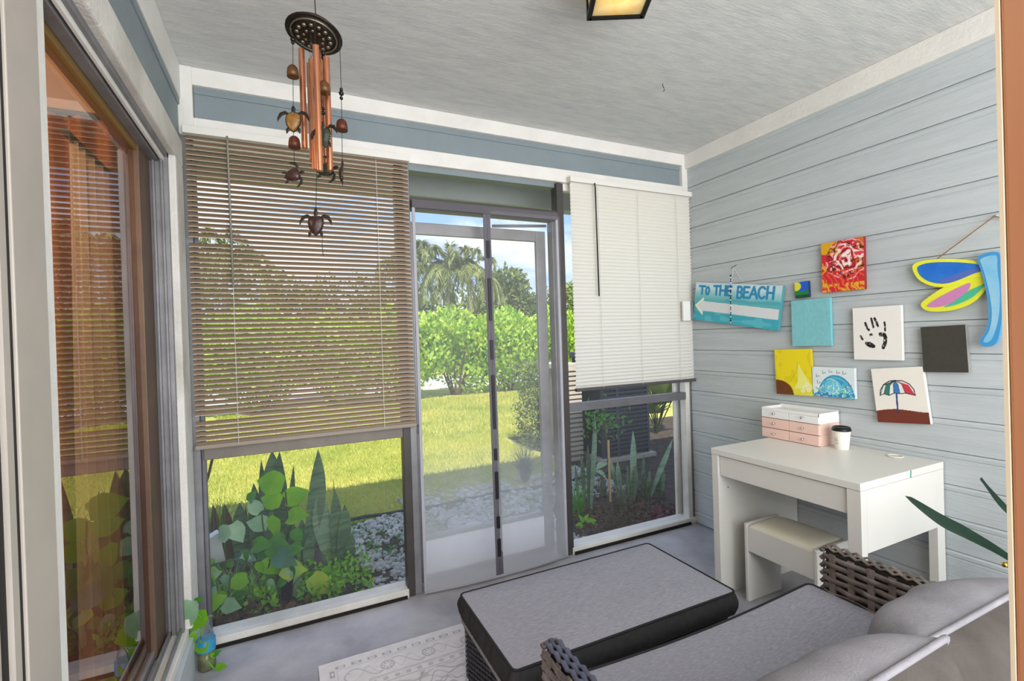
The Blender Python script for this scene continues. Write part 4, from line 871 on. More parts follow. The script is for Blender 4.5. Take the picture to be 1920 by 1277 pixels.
# plant behind the sofa arm at the right
pt = thing('potted_snake_plant', 'dark leaved plant in a gold rimmed pot between the sofa and right wall', 'plant', (-.33, -1.72, FZ))
pc = Vector((-.35, -1.72, FZ)); GOLD = mat('gold_metal', 'c9a24a', .25, metal=1)
M().lathe([(.0001, 0), (.055, 0), (.075, .30), (.078, .47), (.070, .47), (.066, .42), (.0001, .42)], pc, 24).build('pot', mat('dark_pot', '3a3a38', .5), pt, smooth=True)
M().lathe([(.078, .455), (.082, .458), (.082, .478), (.070, .478)], pc, 24).build('gold_rim', GOLD, pt, smooth=True)
M().lathe([(.0001, .425), (.068, .425)], pc, 16).build('potting_soil', mat('soil', '2a211a', .95), pt)
LEAFD = mat('deep_green_leaf', '0e2c1a', .35, col2='0a2014', vscale=8, spec=.3)
def blade(pts, widths, nrm, mt, name, parent, fold=.25):
    pts = [Vector(p) for p in pts]; V = []; nrm = Vector(nrm)
    for i, p in enumerate(pts):
        t = (pts[min(i + 1, len(pts) - 1)] - pts[max(0, i - 1)]).normalized(); s_ = t.cross(nrm).normalized(); n_ = s_.cross(t); w = widths[i] / 2
        V += [p - s_ * w + n_ * w * fold, p, p + s_ * w + n_ * w * fold]
    Fq = [(3 * i + j, 3 * i + j + 1, 3 * i + j + 4, 3 * i + j + 3) for i in range(len(pts) - 1) for j in range(2)]
    m_ = M(); m_.add(V, Fq); o = m_.build(name, mt, parent, smooth=True); return o
def spl(pts, n=14):
    P = [Vector(p) for p in pts]; P = [P[0] * 2 - P[1]] + P + [P[-1] * 2 - P[-2]]; out_ = []
    k = len(P) - 3
    for i in range(k):
        for j in range(n // k + 1):
            t = j / (n // k + 1); a, b, c, d = P[i:i + 4]; out_.append(.5 * ((2 * b) + (c - a) * t + (2 * a - 5 * b + 4 * c - d) * t * t + (3 * b - a - 3 * c + d) * t ** 3))
    out_.append(P[-2]); return out_
base = pc + Vector((0, 0, .43))
L1 = spl([base, at(1893, 1048, Y=-1.66), at(1815, 1003, Y=-1.62), at(1760, 975, Y=-1.60), at(1697, 930, Y=-1.58)], 20)
blade(L1, [.012 + .030 * math.sin(PI * min(1, (i / (len(L1) - 1)) ** 1.6)) if i < len(L1) - 1 else .001 for i in range(len(L1))], (-.5, -.6, .6), LEAFD, 'leaf', pt)
L2 = spl([base, at(1930, 1000, Y=-1.66), at(1880, 950, Y=-1.63), at(1838, 897, Y=-1.60)], 16)
blade(L2, [.026 * math.sin(PI * max(.12, min(1, 1 - (i / (len(L2) - 1)) * .97))) + .001 for i in range(len(L2))], (-.5, -.6, .6), LEAFD, 'leaf', pt)
for dx, dy, h in ((.03, .02, .45), (-.01, -.03, .38), (.05, -.02, .34)):
    L3 = spl([base, base + Vector((dx, dy, h * .5)), base + Vector((dx * 2.5 + .04, dy * 2 - .05, h))], 12)
    blade(L3, [.03 * math.sin(PI * max(.15, 1 - i / (len(L3) - 1) * .97)) + .001 for i in range(len(L3))], (-1, -.4, .3), LEAFD, 'leaf', pt)
# little gold knob seen by the pillow
gk = at(1884, 1059, Y=-1.68); M().tube([pc + Vector((-.07, .02, .465)), gk + Vector((.02, 0, 0)), gk], [.004, .004, .006], 8).ball(gk, .008, 8).build('gold_handle', GOLD, pt, smooth=True)

# ================================================================== OUTDOORS
GZ = -.10
SOIL = mat('dark_garden_soil', '54473d', .95, col2='2c241f', vscale=18, bump=.9, bscale=60)
GRASSG = mat('lawn_ground', 'bdb865', .95, col2='98a048', vscale=2.2, bump=.6, bscale=90)
GRASS = leafmat('grass_blade', 'cbc866', '9fb048', .35, .9, .6)
struct('ground_soil', bm1(-9, 9, .1, 1.45, -.3, GZ), SOIL)
struct('ground_lawn', bm1(-22, 26, 1.45, 10.6, -.3, GZ - .004), GRASSG)
struct('ground_bed', bm1(.30, 9, 1.4, 3.6, -.3, GZ + .002), SOIL)
struct('pavement', bm1(-40, 60, 10.6, 15, -.3, GZ + .01), mat('pale_pavement', 'c9c8c6', .9, var=.08, vscale=3))
struct('ground_far', bm1(-80, 110, 15, 90, -.3, GZ), GRASSG)
struct('ground_behind', bm1(-40, 40, -30, -3.4, -.3, GZ), mat('pale_pavement', 'c9c8c6', .9))

def unit(a): return a / np.maximum(np.linalg.norm(a, axis=-1, keepdims=True), 1e-9)
def leafcloud(P, D, Nn, ln, wd, bend=.0):
    """quads: base, side, tip, side. P base (n,3), D direction, Nn normal hint"""
    D = unit(D); Sd = unit(np.cross(D, Nn)); Up = np.cross(Sd, D); ln = np.broadcast_to(ln, (len(P),))[:, None]; wd = np.broadcast_to(wd, (len(P),))[:, None]
    V = np.stack([P, P + D * ln * .45 + Sd * wd / 2 + Up * wd * .12, P + D * ln - Up * ln * bend, P + D * ln * .45 - Sd * wd / 2 + Up * wd * .12], 1).reshape(-1, 3)
    return V, np.arange(len(P) * 4).reshape(-1, 4)
def rdir(n, up=0.):
    a = rng.normal(size=(n, 3)); a[:, 2] += up; return unit(a)
def blades(n, x0, x1, y0, y1, h, w):
    P = np.stack([rng.uniform(x0, x1, n), rng.uniform(y0, y1, n), np.full(n, GZ - .004)], -1)
    a = rng.uniform(0, 2 * PI, n); hh = h * rng.uniform(.5, 1.3, n); t = np.stack([np.cos(a), np.sin(a), np.zeros(n)], -1)
    b = rng.uniform(0, 2 * PI, n); l = np.stack([np.cos(b), np.sin(b), np.zeros(n)], -1) * (hh * rng.uniform(.1, .9, n))[:, None]
    tip = P + l + np.stack([np.zeros(n), np.zeros(n), hh], -1)
    V = np.stack([P - t * w, P + t * w, tip], 1).reshape(-1, 3); return V, np.arange(3 * n).reshape(-1, 3)
V1, F1 = blades(52000, -3.4, 1.6, 1.5, 4.3, .045, .0035); kb = ~((V1[F1[:, 0], 0] > .2) & (V1[F1[:, 0], 1] < 3.6)); V1 = V1.reshape(-1, 3, 3)[kb].reshape(-1, 3); F1 = np.arange(len(V1)).reshape(-1, 3); V2, F2 = blades(42000, -3.6, 3.5, 4.3, 8.4, .06, .007)
fastmesh('lawn_grass', np.concatenate([V1, V2]), np.concatenate([F1, F2 + len(V1)]), GRASS, label='short sunlit yellow green lawn grass beyond the gravel strip', cat='grass', kind='stuff')
P, Fq = blades(2600, -2.9, .1, 1.1, 1.5, .05, .003); fastmesh('edge_grass', P, Fq, leafmat('shade_grass', '6f9a3c', '587f30', .35, 2), label='loose green grass straying over the black edging by the gravel', cat='grass', kind='stuff')
ed = M(); ed.tube([(-3.2 + i * .12, 1.46 + .02 * math.sin(i * .7), GZ + .022 + .004 * math.sin(i * 1.9)) for i in range(34)], .014, 6); ed.build('lawn_edging', mat('edging_black', '26262a', .6), label='thin black edging strip between lawn and white gravel', cat='edging')
# gravel
STONE = mat('white_stone', 'c9c8c9', .85, col2='a3a2a6', vscale=6, bump=.4, bscale=80)
gb = thing('gravel_bed', 'bed of white landscaping stones between the lawn and the screen door', 'gravel', (-.9, .9, GZ))
def stonemesh(seed):
    r = np.random.default_rng(seed); V = np.array([(sx_, sy_, sz_) for sz_ in (-1, 1) for sy_ in (-1, 1) for sx_ in (-1, 1)], float) * .62 + r.normal(0, .14, (8, 3)); V = np.concatenate([V, [(0, 0, 1.0 + r.normal(0, .1)), (1.05, 0, 0), (-1.05, 0, 0)]])
    F_ = [(0, 2, 3, 1), (0, 1, 5, 4), (3, 2, 6, 7), (4, 5, 8), (5, 7, 8), (7, 6, 8), (6, 4, 8), (1, 3, 9), (3, 7, 9), (7, 5, 9), (5, 1, 9), (2, 0, 10), (0, 4, 10), (4, 6, 10), (6, 2, 10)]
    return V, F_
sm = []
for s_ in range(4):
    V, F_ = stonemesh(s_); me = bpy.data.meshes.new('stone'); me.from_pydata([tuple(q) for q in V], [], F_); me.materials.append(STONE); sm.append((me, V, F_))
def ingravel(x, y):
    e_ = .12 * noise.noise((x * 2.2, y * 2.2, 0)); return (-2.02 + e_ < x < .28 + e_) and ((1.0 if x > -.62 else .16) + .1 * noise.noise((x * 1.4, 3, 0)) < y < 1.42 + e_ + (.38 if x > -1.55 else 0))
pts = []
while len(pts) < 4400:
    x, y = random.uniform(-2.1, .4), random.uniform(.12, 1.95)
    if not ingravel(x, y): continue
    if noise.noise((x * 3, y * 3, 7)) > .25 and random.random() < .75: continue
    s_ = random.uniform(.011, .024) * (1.25 if random.random() < .15 else 1); pts.append((x, y, s_))
pts.sort(key=lambda q: -(q[2] / (q[1] + 2.3)))
cnt = 0; big = M()
for k, (x, y, s_) in enumerate(pts):
    me, V, F_ = sm[k % 4]; R_ = Matrix.Rotation(random.uniform(0, 6.28), 3, 'Z') @ Matrix.Rotation(random.uniform(-.6, .6), 3, 'X'); z = GZ + s_ * random.uniform(.3, .8)
    if cnt < 290:
        o = bpy.data.objects.new('stone', me); C.objects.link(o); o.parent = gb; o.matrix_parent_inverse = Matrix.Translation(-Vector(gb['_loc'])); o.location = (x, y, z); o.rotation_euler = R_.to_euler(); o.scale = (s_, s_ * .8, s_ * .6); cnt += 1
    else: big.add([Vector((x, y, z)) + R_ @ Vector((v[0] * s_, v[1] * s_ * .8, v[2] * s_ * .6)) for v in V], F_)
big.build('small_stones', STONE, gb, kind='stuff')

# snake plants and other blades -------------------------------------------------
SNK = mat('snake_leaf', '6d8a64', .4, col2='44624a', vscale=5, stretch=(1, 1, 9), sub=.15); SNKL = mat('snake_leaf_light', '8fa88c', .4, col2='5c7c64', vscale=5, stretch=(1, 1, 9), sub=.15)
BRN = mat('dry_leaf', '6a513c', .8, var=.3, vscale=12)
def gpt(px, py): return at(px, py, Z=GZ)
def sword(base_px, tip_px, wpx, mt, parent, bow=.0, twist=0, top=.55, name='leaf'):
    b = gpt(*base_px); t = at(*tip_px, Y=b.y + .02); w = wpx / F * (b.y - CAM.y) * 1.4; n = 12; pts_ = []; ws = []
    side = Vector((1, 0, 0))
    for i in range(n + 1):
        u = i / n; pts_.append(b.lerp(t, u) + side * (bow * math.sin(PI * u))); k = (.45 + .55 * min(1, u / top)) if u < top else max(.02, 1 - ((u - top) / (1 - top)) ** 2.2)
        ws.append(w * k)
    return blade(pts_, ws, (math.sin(twist), -math.cos(twist), .1), mt, name, parent, fold=.3)
def grp_plant(name, label, cat, pos, lst, ox, oy, sc, grp=None):
    r = thing(name, label, cat, pos, grp)
    for q in lst:
        tx, ty, bx_, by_, w, mt = q[:6]; sword((ox + bx_ / sc, oy + by_ / sc), (ox + tx / sc, oy + ty / sc), w / sc, mt, r, bow=(q[6] if len(q) > 6 else 0), twist=random.uniform(-.5, .5))
    return r
A_ = (340, 760, 2.66)
grp_plant('snake_plant', 'tall snake plant with broad mottled leaves behind the vines left of the doorway', 'plant', tuple(gpt(510, 1078)), [
    (398, 270, 440, 850, 30, SNK), (452, 226, 470, 860, 84, SNK), (490, 232, 545, 850, 62, SNK, -.02), (560, 300, 540, 850, 26, SNK), (360, 388, 385, 840, 46, SNK), (470, 470, 450, 870, 60, SNKL), (425, 600, 440, 880, 50, SNK), (560, 590, 560, 870, 46, SNK)], *A_)
grp_plant('snake_plant', 'snake plant with one paddle shaped leaf rising above the blind rail view', 'plant', tuple(gpt(590, 1075)), [(682, 220, 590, 850, 58, SNK, .03), (640, 640, 632, 860, 36, SNK), (600, 560, 585, 850, 40, SNK)], *A_)
grp_plant('snake_plant', 'small grey green snake plant cluster beside the white gravel', 'plant', tuple(gpt(632, 1060)), [(688, 413, 765, 810, 62, SNKL, -.03), (765, 420, 772, 815, 44, SNK), (814, 495, 780, 812, 50, SNK, .01), (760, 360, 766, 800, 7, SNK), (852, 635, 820, 815, 34, SNK), (700, 620, 735, 815, 40, SNKL)], *A_)
grp_plant('snake_plant', 'ragged snake plant with brown cut tips at the left end of the bed', 'plant', tuple(gpt(430, 1070)), [(290, 485, 300, 840, 50, SNK), (158, 495, 190, 830, 30, BRN), (215, 490, 250, 830, 36, BRN), (118, 443, 165, 830, 14, SNK), (320, 500, 325, 830, 14, BRN), (345, 530, 340, 830, 26, SNK)], *A_)
B_ = (1060, 700, 3.548)
grp_plant('snake_plant', 'tall upright snake plant right of the screen door post', 'plant', tuple(gpt(1105, 958)), [(195, 250, 165, 915, 58, SNKL), (148, 470, 150, 905, 40, SNK), (103, 540, 128, 900, 42, SNK), (62, 600, 88, 880, 30, SNK)], *B_)
grp_plant('snake_plant', 'snake plant with pale leaves in front of the dark condenser', 'plant', tuple(gpt(1190, 940)), [(450, 380, 445, 845, 46, SNKL), (522, 535, 500, 840, 38, SNK), (345, 580, 385, 840, 50, SNKL, -.02), (300, 570, 360, 840, 28, SNKL), (410, 600, 420, 850, 36, SNK), (470, 610, 455, 850, 34, SNK), (640, 560, 620, 0 + 820, 30, SNK)], *B_)
grp_plant('snake_plant', 'leaning snake plant near the white corner post outside', 'plant', tuple(gpt(1222, 945)), [(716, 432, 545, 860, 52, SNKL, -.01), (650, 610, 640, 830, 46, SNK), (610, 600, 650, 830, 30, SNK), (560, 640, 540, 860, 34, SNK)], *B_)
# heart shaped vine leaves
PG = [leafmat('vine_leaf_bright', '8fc832', '6fae28', .45, 9), leafmat('vine_leaf_mid', '5a9a38', '3f7f34', .35, 9), leafmat('vine_leaf_pale', 'a9c8a4', '8ab48c', .3, 9), leafmat('vine_leaf_deep', '4c8070', '3a6a58', .25, 9), leafmat('vine_leaf_yellow', 'c2cc3e', '8fb830', .45, 9)]
HB = [(0, 0), (.10, -.34), (.30, -.46), (.55, -.38), (.80, -.16), (1, 0), (.80, .16), (.55, .38), (.30, .46), (.10, .34)]
def heart(c, d, nrm, ln, mt, parent, asp=.8):
    c, d, nrm = Vector(c), Vector(d).normalized(), Vector(nrm); s_ = d.cross(nrm).normalized(); n_ = s_.cross(d); V = []
    for k in range(7): u = [0, .08, .22, .42, .64, .84, 1][k]; V.append(c + d * (u * ln) - n_ * (ln * (.16 * u * u)))
    def sd(sg_):
        q = []
        for k in range(7):
            u = [0, .08, .22, .42, .64, .84, 1][k]; w = [.0, .30, .46, .50, .36, .15, 0][k] * asp; off = -.12 if k == 1 else (-.04 if k == 2 else 0)
            q.append(c + d * ((u + off) * ln) + s_ * (sg_ * w * ln) + n_ * (ln * (w * .35 - .16 * u * u)))
        return q
    Lf, Rt = sd(-1), sd(1); V += Lf + Rt; Fq = []
    for k in range(6): Fq += [(k, k + 1, 8 + k, 7 + k), (k + 1, k, 14 + k, 15 + k)]
    m_ = M(); m_.add(V, Fq); return m_.build('leaf', mt, parent, smooth=True)
pv = thing('vine_plant', 'trailing heart leaved vine climbing at the left of the bed outside the screen', 'plant', tuple(gpt(470, 1140)))
for (x, y, ln, ang, ci, Y) in [(510, 395, 135, 172, 0, .5), (520, 470, 110, 20, 0, .52), (498, 482, 105, 170, 0, .5), (535, 560, 105, 15, 0, .5), (480, 560, 105, 250, 0, .55), (395, 530, 80, 130, 2, .6), (430, 600, 95, 165, 2, .58), (470, 745, 110, 340, 3, .45), (500, 815, 110, 350, 4, .42), (650, 850, 120, 310, 4, .4), (290, 745, 75, 340, 3, .5), (245, 620, 95, 215, 2, .5), (255, 590, 95, 300, 2, .55), (85, 700, 60, 330, 2, .5), (330, 860, 88, 200, 0, .4), (465, 880, 70, 230, 2, .42), (240, 850, 85, 250, 2, .45), (175, 910, 85, 205, 2, .4), (160, 890, 70, 160, 4, .42),
                              (570, 850, 120, 280, 2, .5), (715, 810, 60, 300, 0, .5), (735, 890, 60, 330, 0, .5), (425, 760, 110, 300, 0, .5), (360, 700, 90, 10, 1, .5), (430, 705, 110, 355, 1, .5), (390, 780, 60, 280, 0, .45), (220, 960, 80, 190, 0, .38), (120, 1010, 90, 30, 0, .36), (210, 990, 80, 350, 2, .4), (110, 830, 60, 10, 4, .45), (300, 930, 70, 250, 1, .45), (500, 640, 80, 250, 1, .5), (560, 620, 70, 300, 1, .5), (340, 480, 60, 60, 1, .6), (600, 700, 70, 200, 1, .5), (560, 500, 60, 80, 1, .55), (155, 860, 60, 220, 1, .5), (380, 905, 60, 300, 0, .45)]:
    px_, py_ = A_[0] + x / A_[2], A_[1] + y / A_[2]; a = math.radians(ang); c = at(px_, py_, Y=Y); d = RT * math.cos(a) + UP * math.sin(a) + FW * random.uniform(-.3, .3)
    heart(c, d, -FW + UP * random.uniform(.2, .9) + RT * random.uniform(-.3, .3), ln / A_[2] / F * (Y - CAM.y) * 1.0, PG[ci], pv)
STEM = mat('vine_stem', '3c4a2a', .6); TWIG = mat('dry_twig', '5f4a3a', .85, var=.3, vscale=30)
def vine(pts_, Y, r_, mt, parent, name='stem', o_=A_):
    M().tube(spl([at(o_[0] + x / o_[2], o_[1] + y / o_[2], Y=Y) for x, y in pts_], 18), r_, 5).build(name, mt, parent, smooth=True)
vine([(90, 830), (180, 790), (300, 772), (375, 840), (400, 930), (480, 1000), (620, 1030), (740, 1036)], .42, .005, STEM, pv); vine([(400, 540), (410, 620), (428, 700), (440, 790), (390, 860)], .5, .004, STEM, pv); vine([(520, 430), (528, 560), (505, 680), (440, 720)], .5, .004, STEM, pv)
vine([(245, 840), (235, 940), (215, 1050)], .42, .003, STEM, pv); vine([(600, 850), (560, 900), (550, 1010)], .42, .003, STEM, pv)
vine([(155, 268), (135, 350), (115, 420), (98, 490), (72, 535)], .35, .006, TWIG, pv, 'branch'); vine([(115, 420), (118, 400), (124, 390)], .35, .004, TWIG, pv, 'branch')
vine([(170, 1120), (280, 1100), (330, 1060), (420, 1050)], .34, .006, TWIG, pv, 'branch'); vine([(420, 1000), (560, 1030), (760, 1020)], .40, .005, TWIG, pv, 'branch'); vine([(340, 1090), (400, 1075), (420, 1040)], .33, .007, mat('pale_root', 'a58e78', .8), pv, 'root')
# arching grass clump + weeds
def archgrass(name, label, c, n, h, spread, mt, wd=.005, cat='plant'):
    r = thing(name, label, cat, tuple(c)); m_ = M()
    for i in range(n):
        a = random.uniform(0, 2 * PI); hh = h * random.uniform(.5, 1.1); rr_ = spread * random.uniform(.3, 1); b = Vector(c) + Vector((random.uniform(-.03, .03), random.uniform(-.03, .03), 0)); d = Vector((math.cos(a), math.sin(a), 0)); s_ = Vector((-math.sin(a), math.cos(a), 0)) * wd / 2; V = []
        for k in range(6): t_ = k / 5; q = b + d * rr_ * t_ ** 1.4 + Vector((0, 0, hh * math.sin(PI * .62 * t_))); w_ = s_ * (1 - t_ * .9); V += [q - w_, q + w_]
        m_.add(V, [(2 * k, 2 * k + 1, 2 * k + 3, 2 * k + 2) for k in range(5)])
    m_.build('grass_blades', mt, r, kind='stuff'); return r
LG = leafmat('light_grass', 'a8cc78', '7fb05a', .4, 6)
for i, (px_, py_) in enumerate([(440, 1135), (475, 1128), (420, 1150)]): archgrass('arching_grass', ['pale green arching grass clump left of the vine roots', 'pale green arching grass clump among the vine roots', 'pale green grass clump nearest the left corner of the screen'][i], gpt(px_, py_), 40, .20, .16, LG)
archgrass('liriope_clump', 'dark grey green grass clump at the gravel edge beyond the mesh curtain', gpt(985, 905), 170, .30, .30, leafmat('dark_grass', '55634e', '3c4a3e', .2, 6), .007)
archgrass('fern_weed', 'tall wispy weed rising in front of the lawn at the left', gpt(415, 1080), 26, .50, .05, leafmat('wisp_green', '7c9440', '64802f', .3, 6), .004)
archgrass('green_tuft', 'bright green grass tuft at the foot of the tall snake plant by the door post', gpt(1085, 968), 60, .22, .10, leafmat('bright_tuft', '6aa83c', '4f8f34', .4, 6), .008)
def weeds(name, label, boxes, n, sz, mt, hmax=.12):
    P = []
    for i in range(n):
        b = random.choice(boxes); g = gpt(random.uniform(b[0], b[2]), random.uniform(b[1], b[3])); P.append((g.x, g.y, GZ + random.uniform(.01, hmax)))
    P = np.array(P); V, Fq = leafcloud(P, rdir(n, .3), rdir(n, 2), sz * rng.uniform(.6, 1.3, n), sz * .6); return fastmesh(name, V, Fq, mt, label=label, cat='weeds', kind='stuff')
weeds('ground_weeds', 'low bright green weeds growing along the screen beside the gravel', [(610, 1060, 700, 1130), (560, 1085, 640, 1140), (380, 1120, 520, 1165)], 900, .035, PG[0])
weeds('gravel_weeds', 'scattered small green weeds in the gravel beyond the doorway', [(980, 930, 1045, 965), (660, 1010, 760, 1060), (800, 985, 840, 1030), (900, 940, 960, 985)], 520, .03, PG[1], .08)
weeds('bed_litter', 'dead brown leaf litter on the soil of the right hand bed', [(1080, 960, 1280, 1040), (1085, 890, 1250, 980)], 1500, .035, BRN, .03)
weeds('maroon_groundcover', 'low maroon leaved ground plants near the white corner post', [(1225, 960, 1262, 985)], 160, .035, mat('maroon_leaf', '6a2f3c', .6), .05)
weeds('root_litter', 'dead brown twigs and leaf litter on the soil under the vines', [(380, 1140, 620, 1180)], 800, .035, BRN, .03)
yp = thing('young_seedling', 'small seedling with upright bright green leaves beside the gravel', 'plant', tuple(gpt(715, 1112)))
for (x, y, ln, ang, ci, Y) in [(1030, 870, 70, 115, 0, .62), (1030, 865, 75, 35, 0, .62), (1010, 890, 60, 190, 0, .62), (1020, 900, 45, 330, 0, .62), (960, 880, 60, 160, 0, .65), (980, 860, 50, 40, 0, .65)]:
    a = math.radians(ang); heart(at(A_[0] + x / A_[2], A_[1] + y / A_[2], Y=Y), RT * math.cos(a) + UP * math.sin(a), -FW + UP * .5, ln / A_[2] / F * (Y - CAM.y), PG[ci], yp, .6)
vine([(1030, 870), (1005, 920), (985, 965)], .62, .002, TWIG, yp); vine([(970, 880), (975, 920), (975, 965)], .64, .002, TWIG, yp)
bp_ = thing('broadleaf_seedling', 'low seedling with broad bright green leaves in the corner of the right hand bed', 'plant', tuple(gpt(1090, 992)))
for (x, y, ln, ang) in [(110, 1000, 60, 195), (120, 990, 70, 120), (140, 985, 85, 10), (130, 975, 60, 60), (180, 1000, 50, 350), (115, 1005, 50, 240)]:
    a = math.radians(ang); heart(at(B_[0] + x / B_[2], B_[1] + y / B_[2], Y=.5), RT * math.cos(a) + UP * math.sin(a), -FW * .6 + UP, ln / B_[2] / F * 2.8, PG[0], bp_, .55)
sp_ = thing('striped_leaf_plant', 'low plant with arching pale striped leaves beside the bamboo stake', 'plant', tuple(gpt(1128, 890)))
for pts_, w_ in [([(205, 640), (235, 610), (285, 600)], .05), ([(200, 650), (240, 665), (275, 705)], .05), ([(600, 840), (625, 790), (665, 790)], .05), ([(560, 850), (600, 800), (640, 815)], .045)]:
    q = [at(B_[0] + x / B_[2], B_[1] + y / B_[2], Y=1.0) for x, y in pts_]; q = spl(q, 10); blade(q, [w_ * math.sin(PI * max(.1, min(.98, i / (len(q) - 1)))) for i in range(len(q))], (0, -.7, .7), PG[2], 'leaf', sp_)
# sapling tied to a stake
sap = thing('sapling', 'thin sapling with sparse small leaves tied to a bamboo stake', 'tree', tuple(gpt(1144, 945)))
vine([(300, 860), (290, 640), (272, 450), (258, 340), (262, 240)], .72, .009, TWIG, sap, 'trunk', B_); vine([(272, 450), (200, 380), (150, 300)], .72, .004, TWIG, sap, 'branch', B_); vine([(262, 380), (320, 330), (380, 280)], .72, .004, TWIG, sap, 'branch', B_)
nL = 150; c0 = at(1125, 778, Y=.72); P = np.array([at(B_[0] + x / B_[2], B_[1] + y / B_[2], Y=.72 + random.uniform(-.1, .1)) for x, y in [(random.gauss(260, 75), random.gauss(310, 60)) for _ in range(nL)]])
V, Fq = leafcloud(P, rdir(nL), rdir(nL, 1), .05, .022); fastmesh('leaves', V, Fq, PG[1], sap, kind='stuff')
M().tube([at(B_[0] + 285 / B_[2], B_[1] + 445 / B_[2], Y=.70), at(B_[0] + 300 / B_[2], B_[1] + 855 / B_[2], Y=.70)], .0095, 8).build('bamboo_stake', mat('bamboo', 'b49a6c', .6), label='weathered tan bamboo stake standing in the right hand bed', cat='stake')
dt = M()
for i in range(60):
    a = random.uniform(0, 6.28); c = gpt(1150 + random.gauss(0, 12), 990 + random.gauss(0, 6)); dt.tube([c + Vector((0, 0, random.uniform(.0, .05))), c + Vector((math.cos(a) * .06, math.sin(a) * .05, random.uniform(.01, .09))), c + Vector((math.cos(a) * .12, math.sin(a) * .08, random.uniform(0, .04)))], .002, 4)
dt.build('dry_root_tangle', TWIG, label='tangle of dry brown roots on the soil of the right hand bed', cat='roots', kind='stuff')
wb = M(); p_ = at(372, 1060, Y=.75); wb.obox(p_ + Vector((.03, .05, .03)), (.07, .03, .03), (-.01, .03, .0), (-.01, -.02, .09)); wb.build('splash_block', mat('white_plastic', 'd6d8dc', .5), bevel=.006, label='white plastic splash block half hidden behind the left vine leaves', cat='block')
np_ = M(); np_.lathe([(.035, 0), (.045, .18), (.048, .2), (.04, .2), (.035, .17), (.0001, .17)], gpt(542, 1120), 16); np_.build('nursery_pot', mat('navy_plastic', '18222f', .4), label='dark navy plant pot standing among the vine stems', cat='pot', smooth=True)

# air conditioning units -------------------------------------------------------
g = gpt(1080, 872); ac = thing('beige_air_conditioner', 'beige louvred air conditioning unit beyond the screen right of the door', 'air conditioner', (g.x + .05, 2.2, GZ))
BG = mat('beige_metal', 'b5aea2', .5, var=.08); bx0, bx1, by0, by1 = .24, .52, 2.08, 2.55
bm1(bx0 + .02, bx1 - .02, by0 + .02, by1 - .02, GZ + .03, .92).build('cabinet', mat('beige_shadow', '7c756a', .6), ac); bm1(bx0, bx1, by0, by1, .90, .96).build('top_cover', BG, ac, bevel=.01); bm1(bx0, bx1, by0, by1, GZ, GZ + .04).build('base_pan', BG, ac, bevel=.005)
for k in range(19):
    z = GZ + .065 + k * .0505; m_ = M(); m_.prism([(bx0, by0 + .015, z), (bx0, by0 - .006, z + .006), (bx0, by0 - .004, z + .034), (bx0, by0 + .015, z + .040)], (bx1 - bx0, 0, 0)); m_.build('louvre', BG, ac)
    if k % 1 == 0: bm1(bx1 - .015, bx1 + .004, by0, by1, z, z + .036).build('louvre', BG, ac)
dk_ = thing('dark_air_conditioner', 'large dark charcoal air conditioning condenser behind the snake plants', 'air conditioner', (1.0, 2.0, GZ))
DG = mat('charcoal_metal', '3d414f', .5, var=.1); DG2 = mat('charcoal_coil', '22252e', .6); dx0, dx1, dy0, dy1 = .62, 1.25, 1.85, 2.45
bm1(dx0 + .015, dx1 - .015, dy0 + .015, dy1 - .015, GZ + .05, 1.02).build('coil', DG2, dk_); bm1(dx0 - .01, dx1 + .01, dy0 - .01, dy1 + .01, 1.0, 1.07).build('top_cover', DG, dk_, bevel=.01)
for x in (dx0, dx1 - .03): bm1(x, x + .03, dy0, dy0 + .03, GZ + .05, 1.0).build('corner_post', DG, dk_)
bm1(dx0 + .18, dx0 + .22, dy0 - .003, dy0 + .02, GZ + .05, 1.0).build('corner_post', DG, dk_)
for k in range(22): z = GZ + .09 + k * .045; bm1(dx0 + .02, dx1 - .02, dy0 - .002, dy0 + .012, z, z + .022).build('grille_bar', DG, dk_)
bm1(dx0 - .05, dx1 + .05, dy0 - .05, dy1 + .05, GZ, GZ + .045).build('concrete_pad', mat('pad_concrete', 'a29c92', .8), dk_, bevel=.005)

# shrubs, hedge, trees ---------------------------------------------------------
def shell_pts(n, c, r, z_lo=0., thick=.3, lump=.25, seed=0):
    d = rdir(n * 2); d = d[d[:, 2] > z_lo - .3][:n]; n = len(d); k = np.array([1 + lump * noise.noise((x * 2.3 + seed, y * 2.3, z * 2.3)) for x, y, z in d]); rad = (1 - thick * rng.random(n) ** 1.5) * k
    return np.array(c) + d * np.array(r) * rad[:, None], d
def crown_mesh(name, blobs, per, sz, mt, parent, upb=.5, asp=.55, lump=.3):
    Vs, Fs, off = [], [], 0
    for i, (c, r) in enumerate(blobs):
        P, d = shell_pts(int(per), c, r, -1, .45, lump, i * 5.1); n = len(P); D = unit(d * .7 + rdir(n) * .9 + np.array([0, 0, upb])); V, Fq = leafcloud(P, D, unit(d + rdir(n) * .6), sz * rng.uniform(.6, 1.3, n), sz * asp, .1); Vs.append(V); Fs.append(Fq + off); off += len(V)
    return fastmesh(name, np.concatenate(Vs), np.concatenate(Fs), mt, parent, kind='stuff')
HG = leafmat('hedge_leaf', 'cfe45a', '86b832', .4, 3.5, .4); 
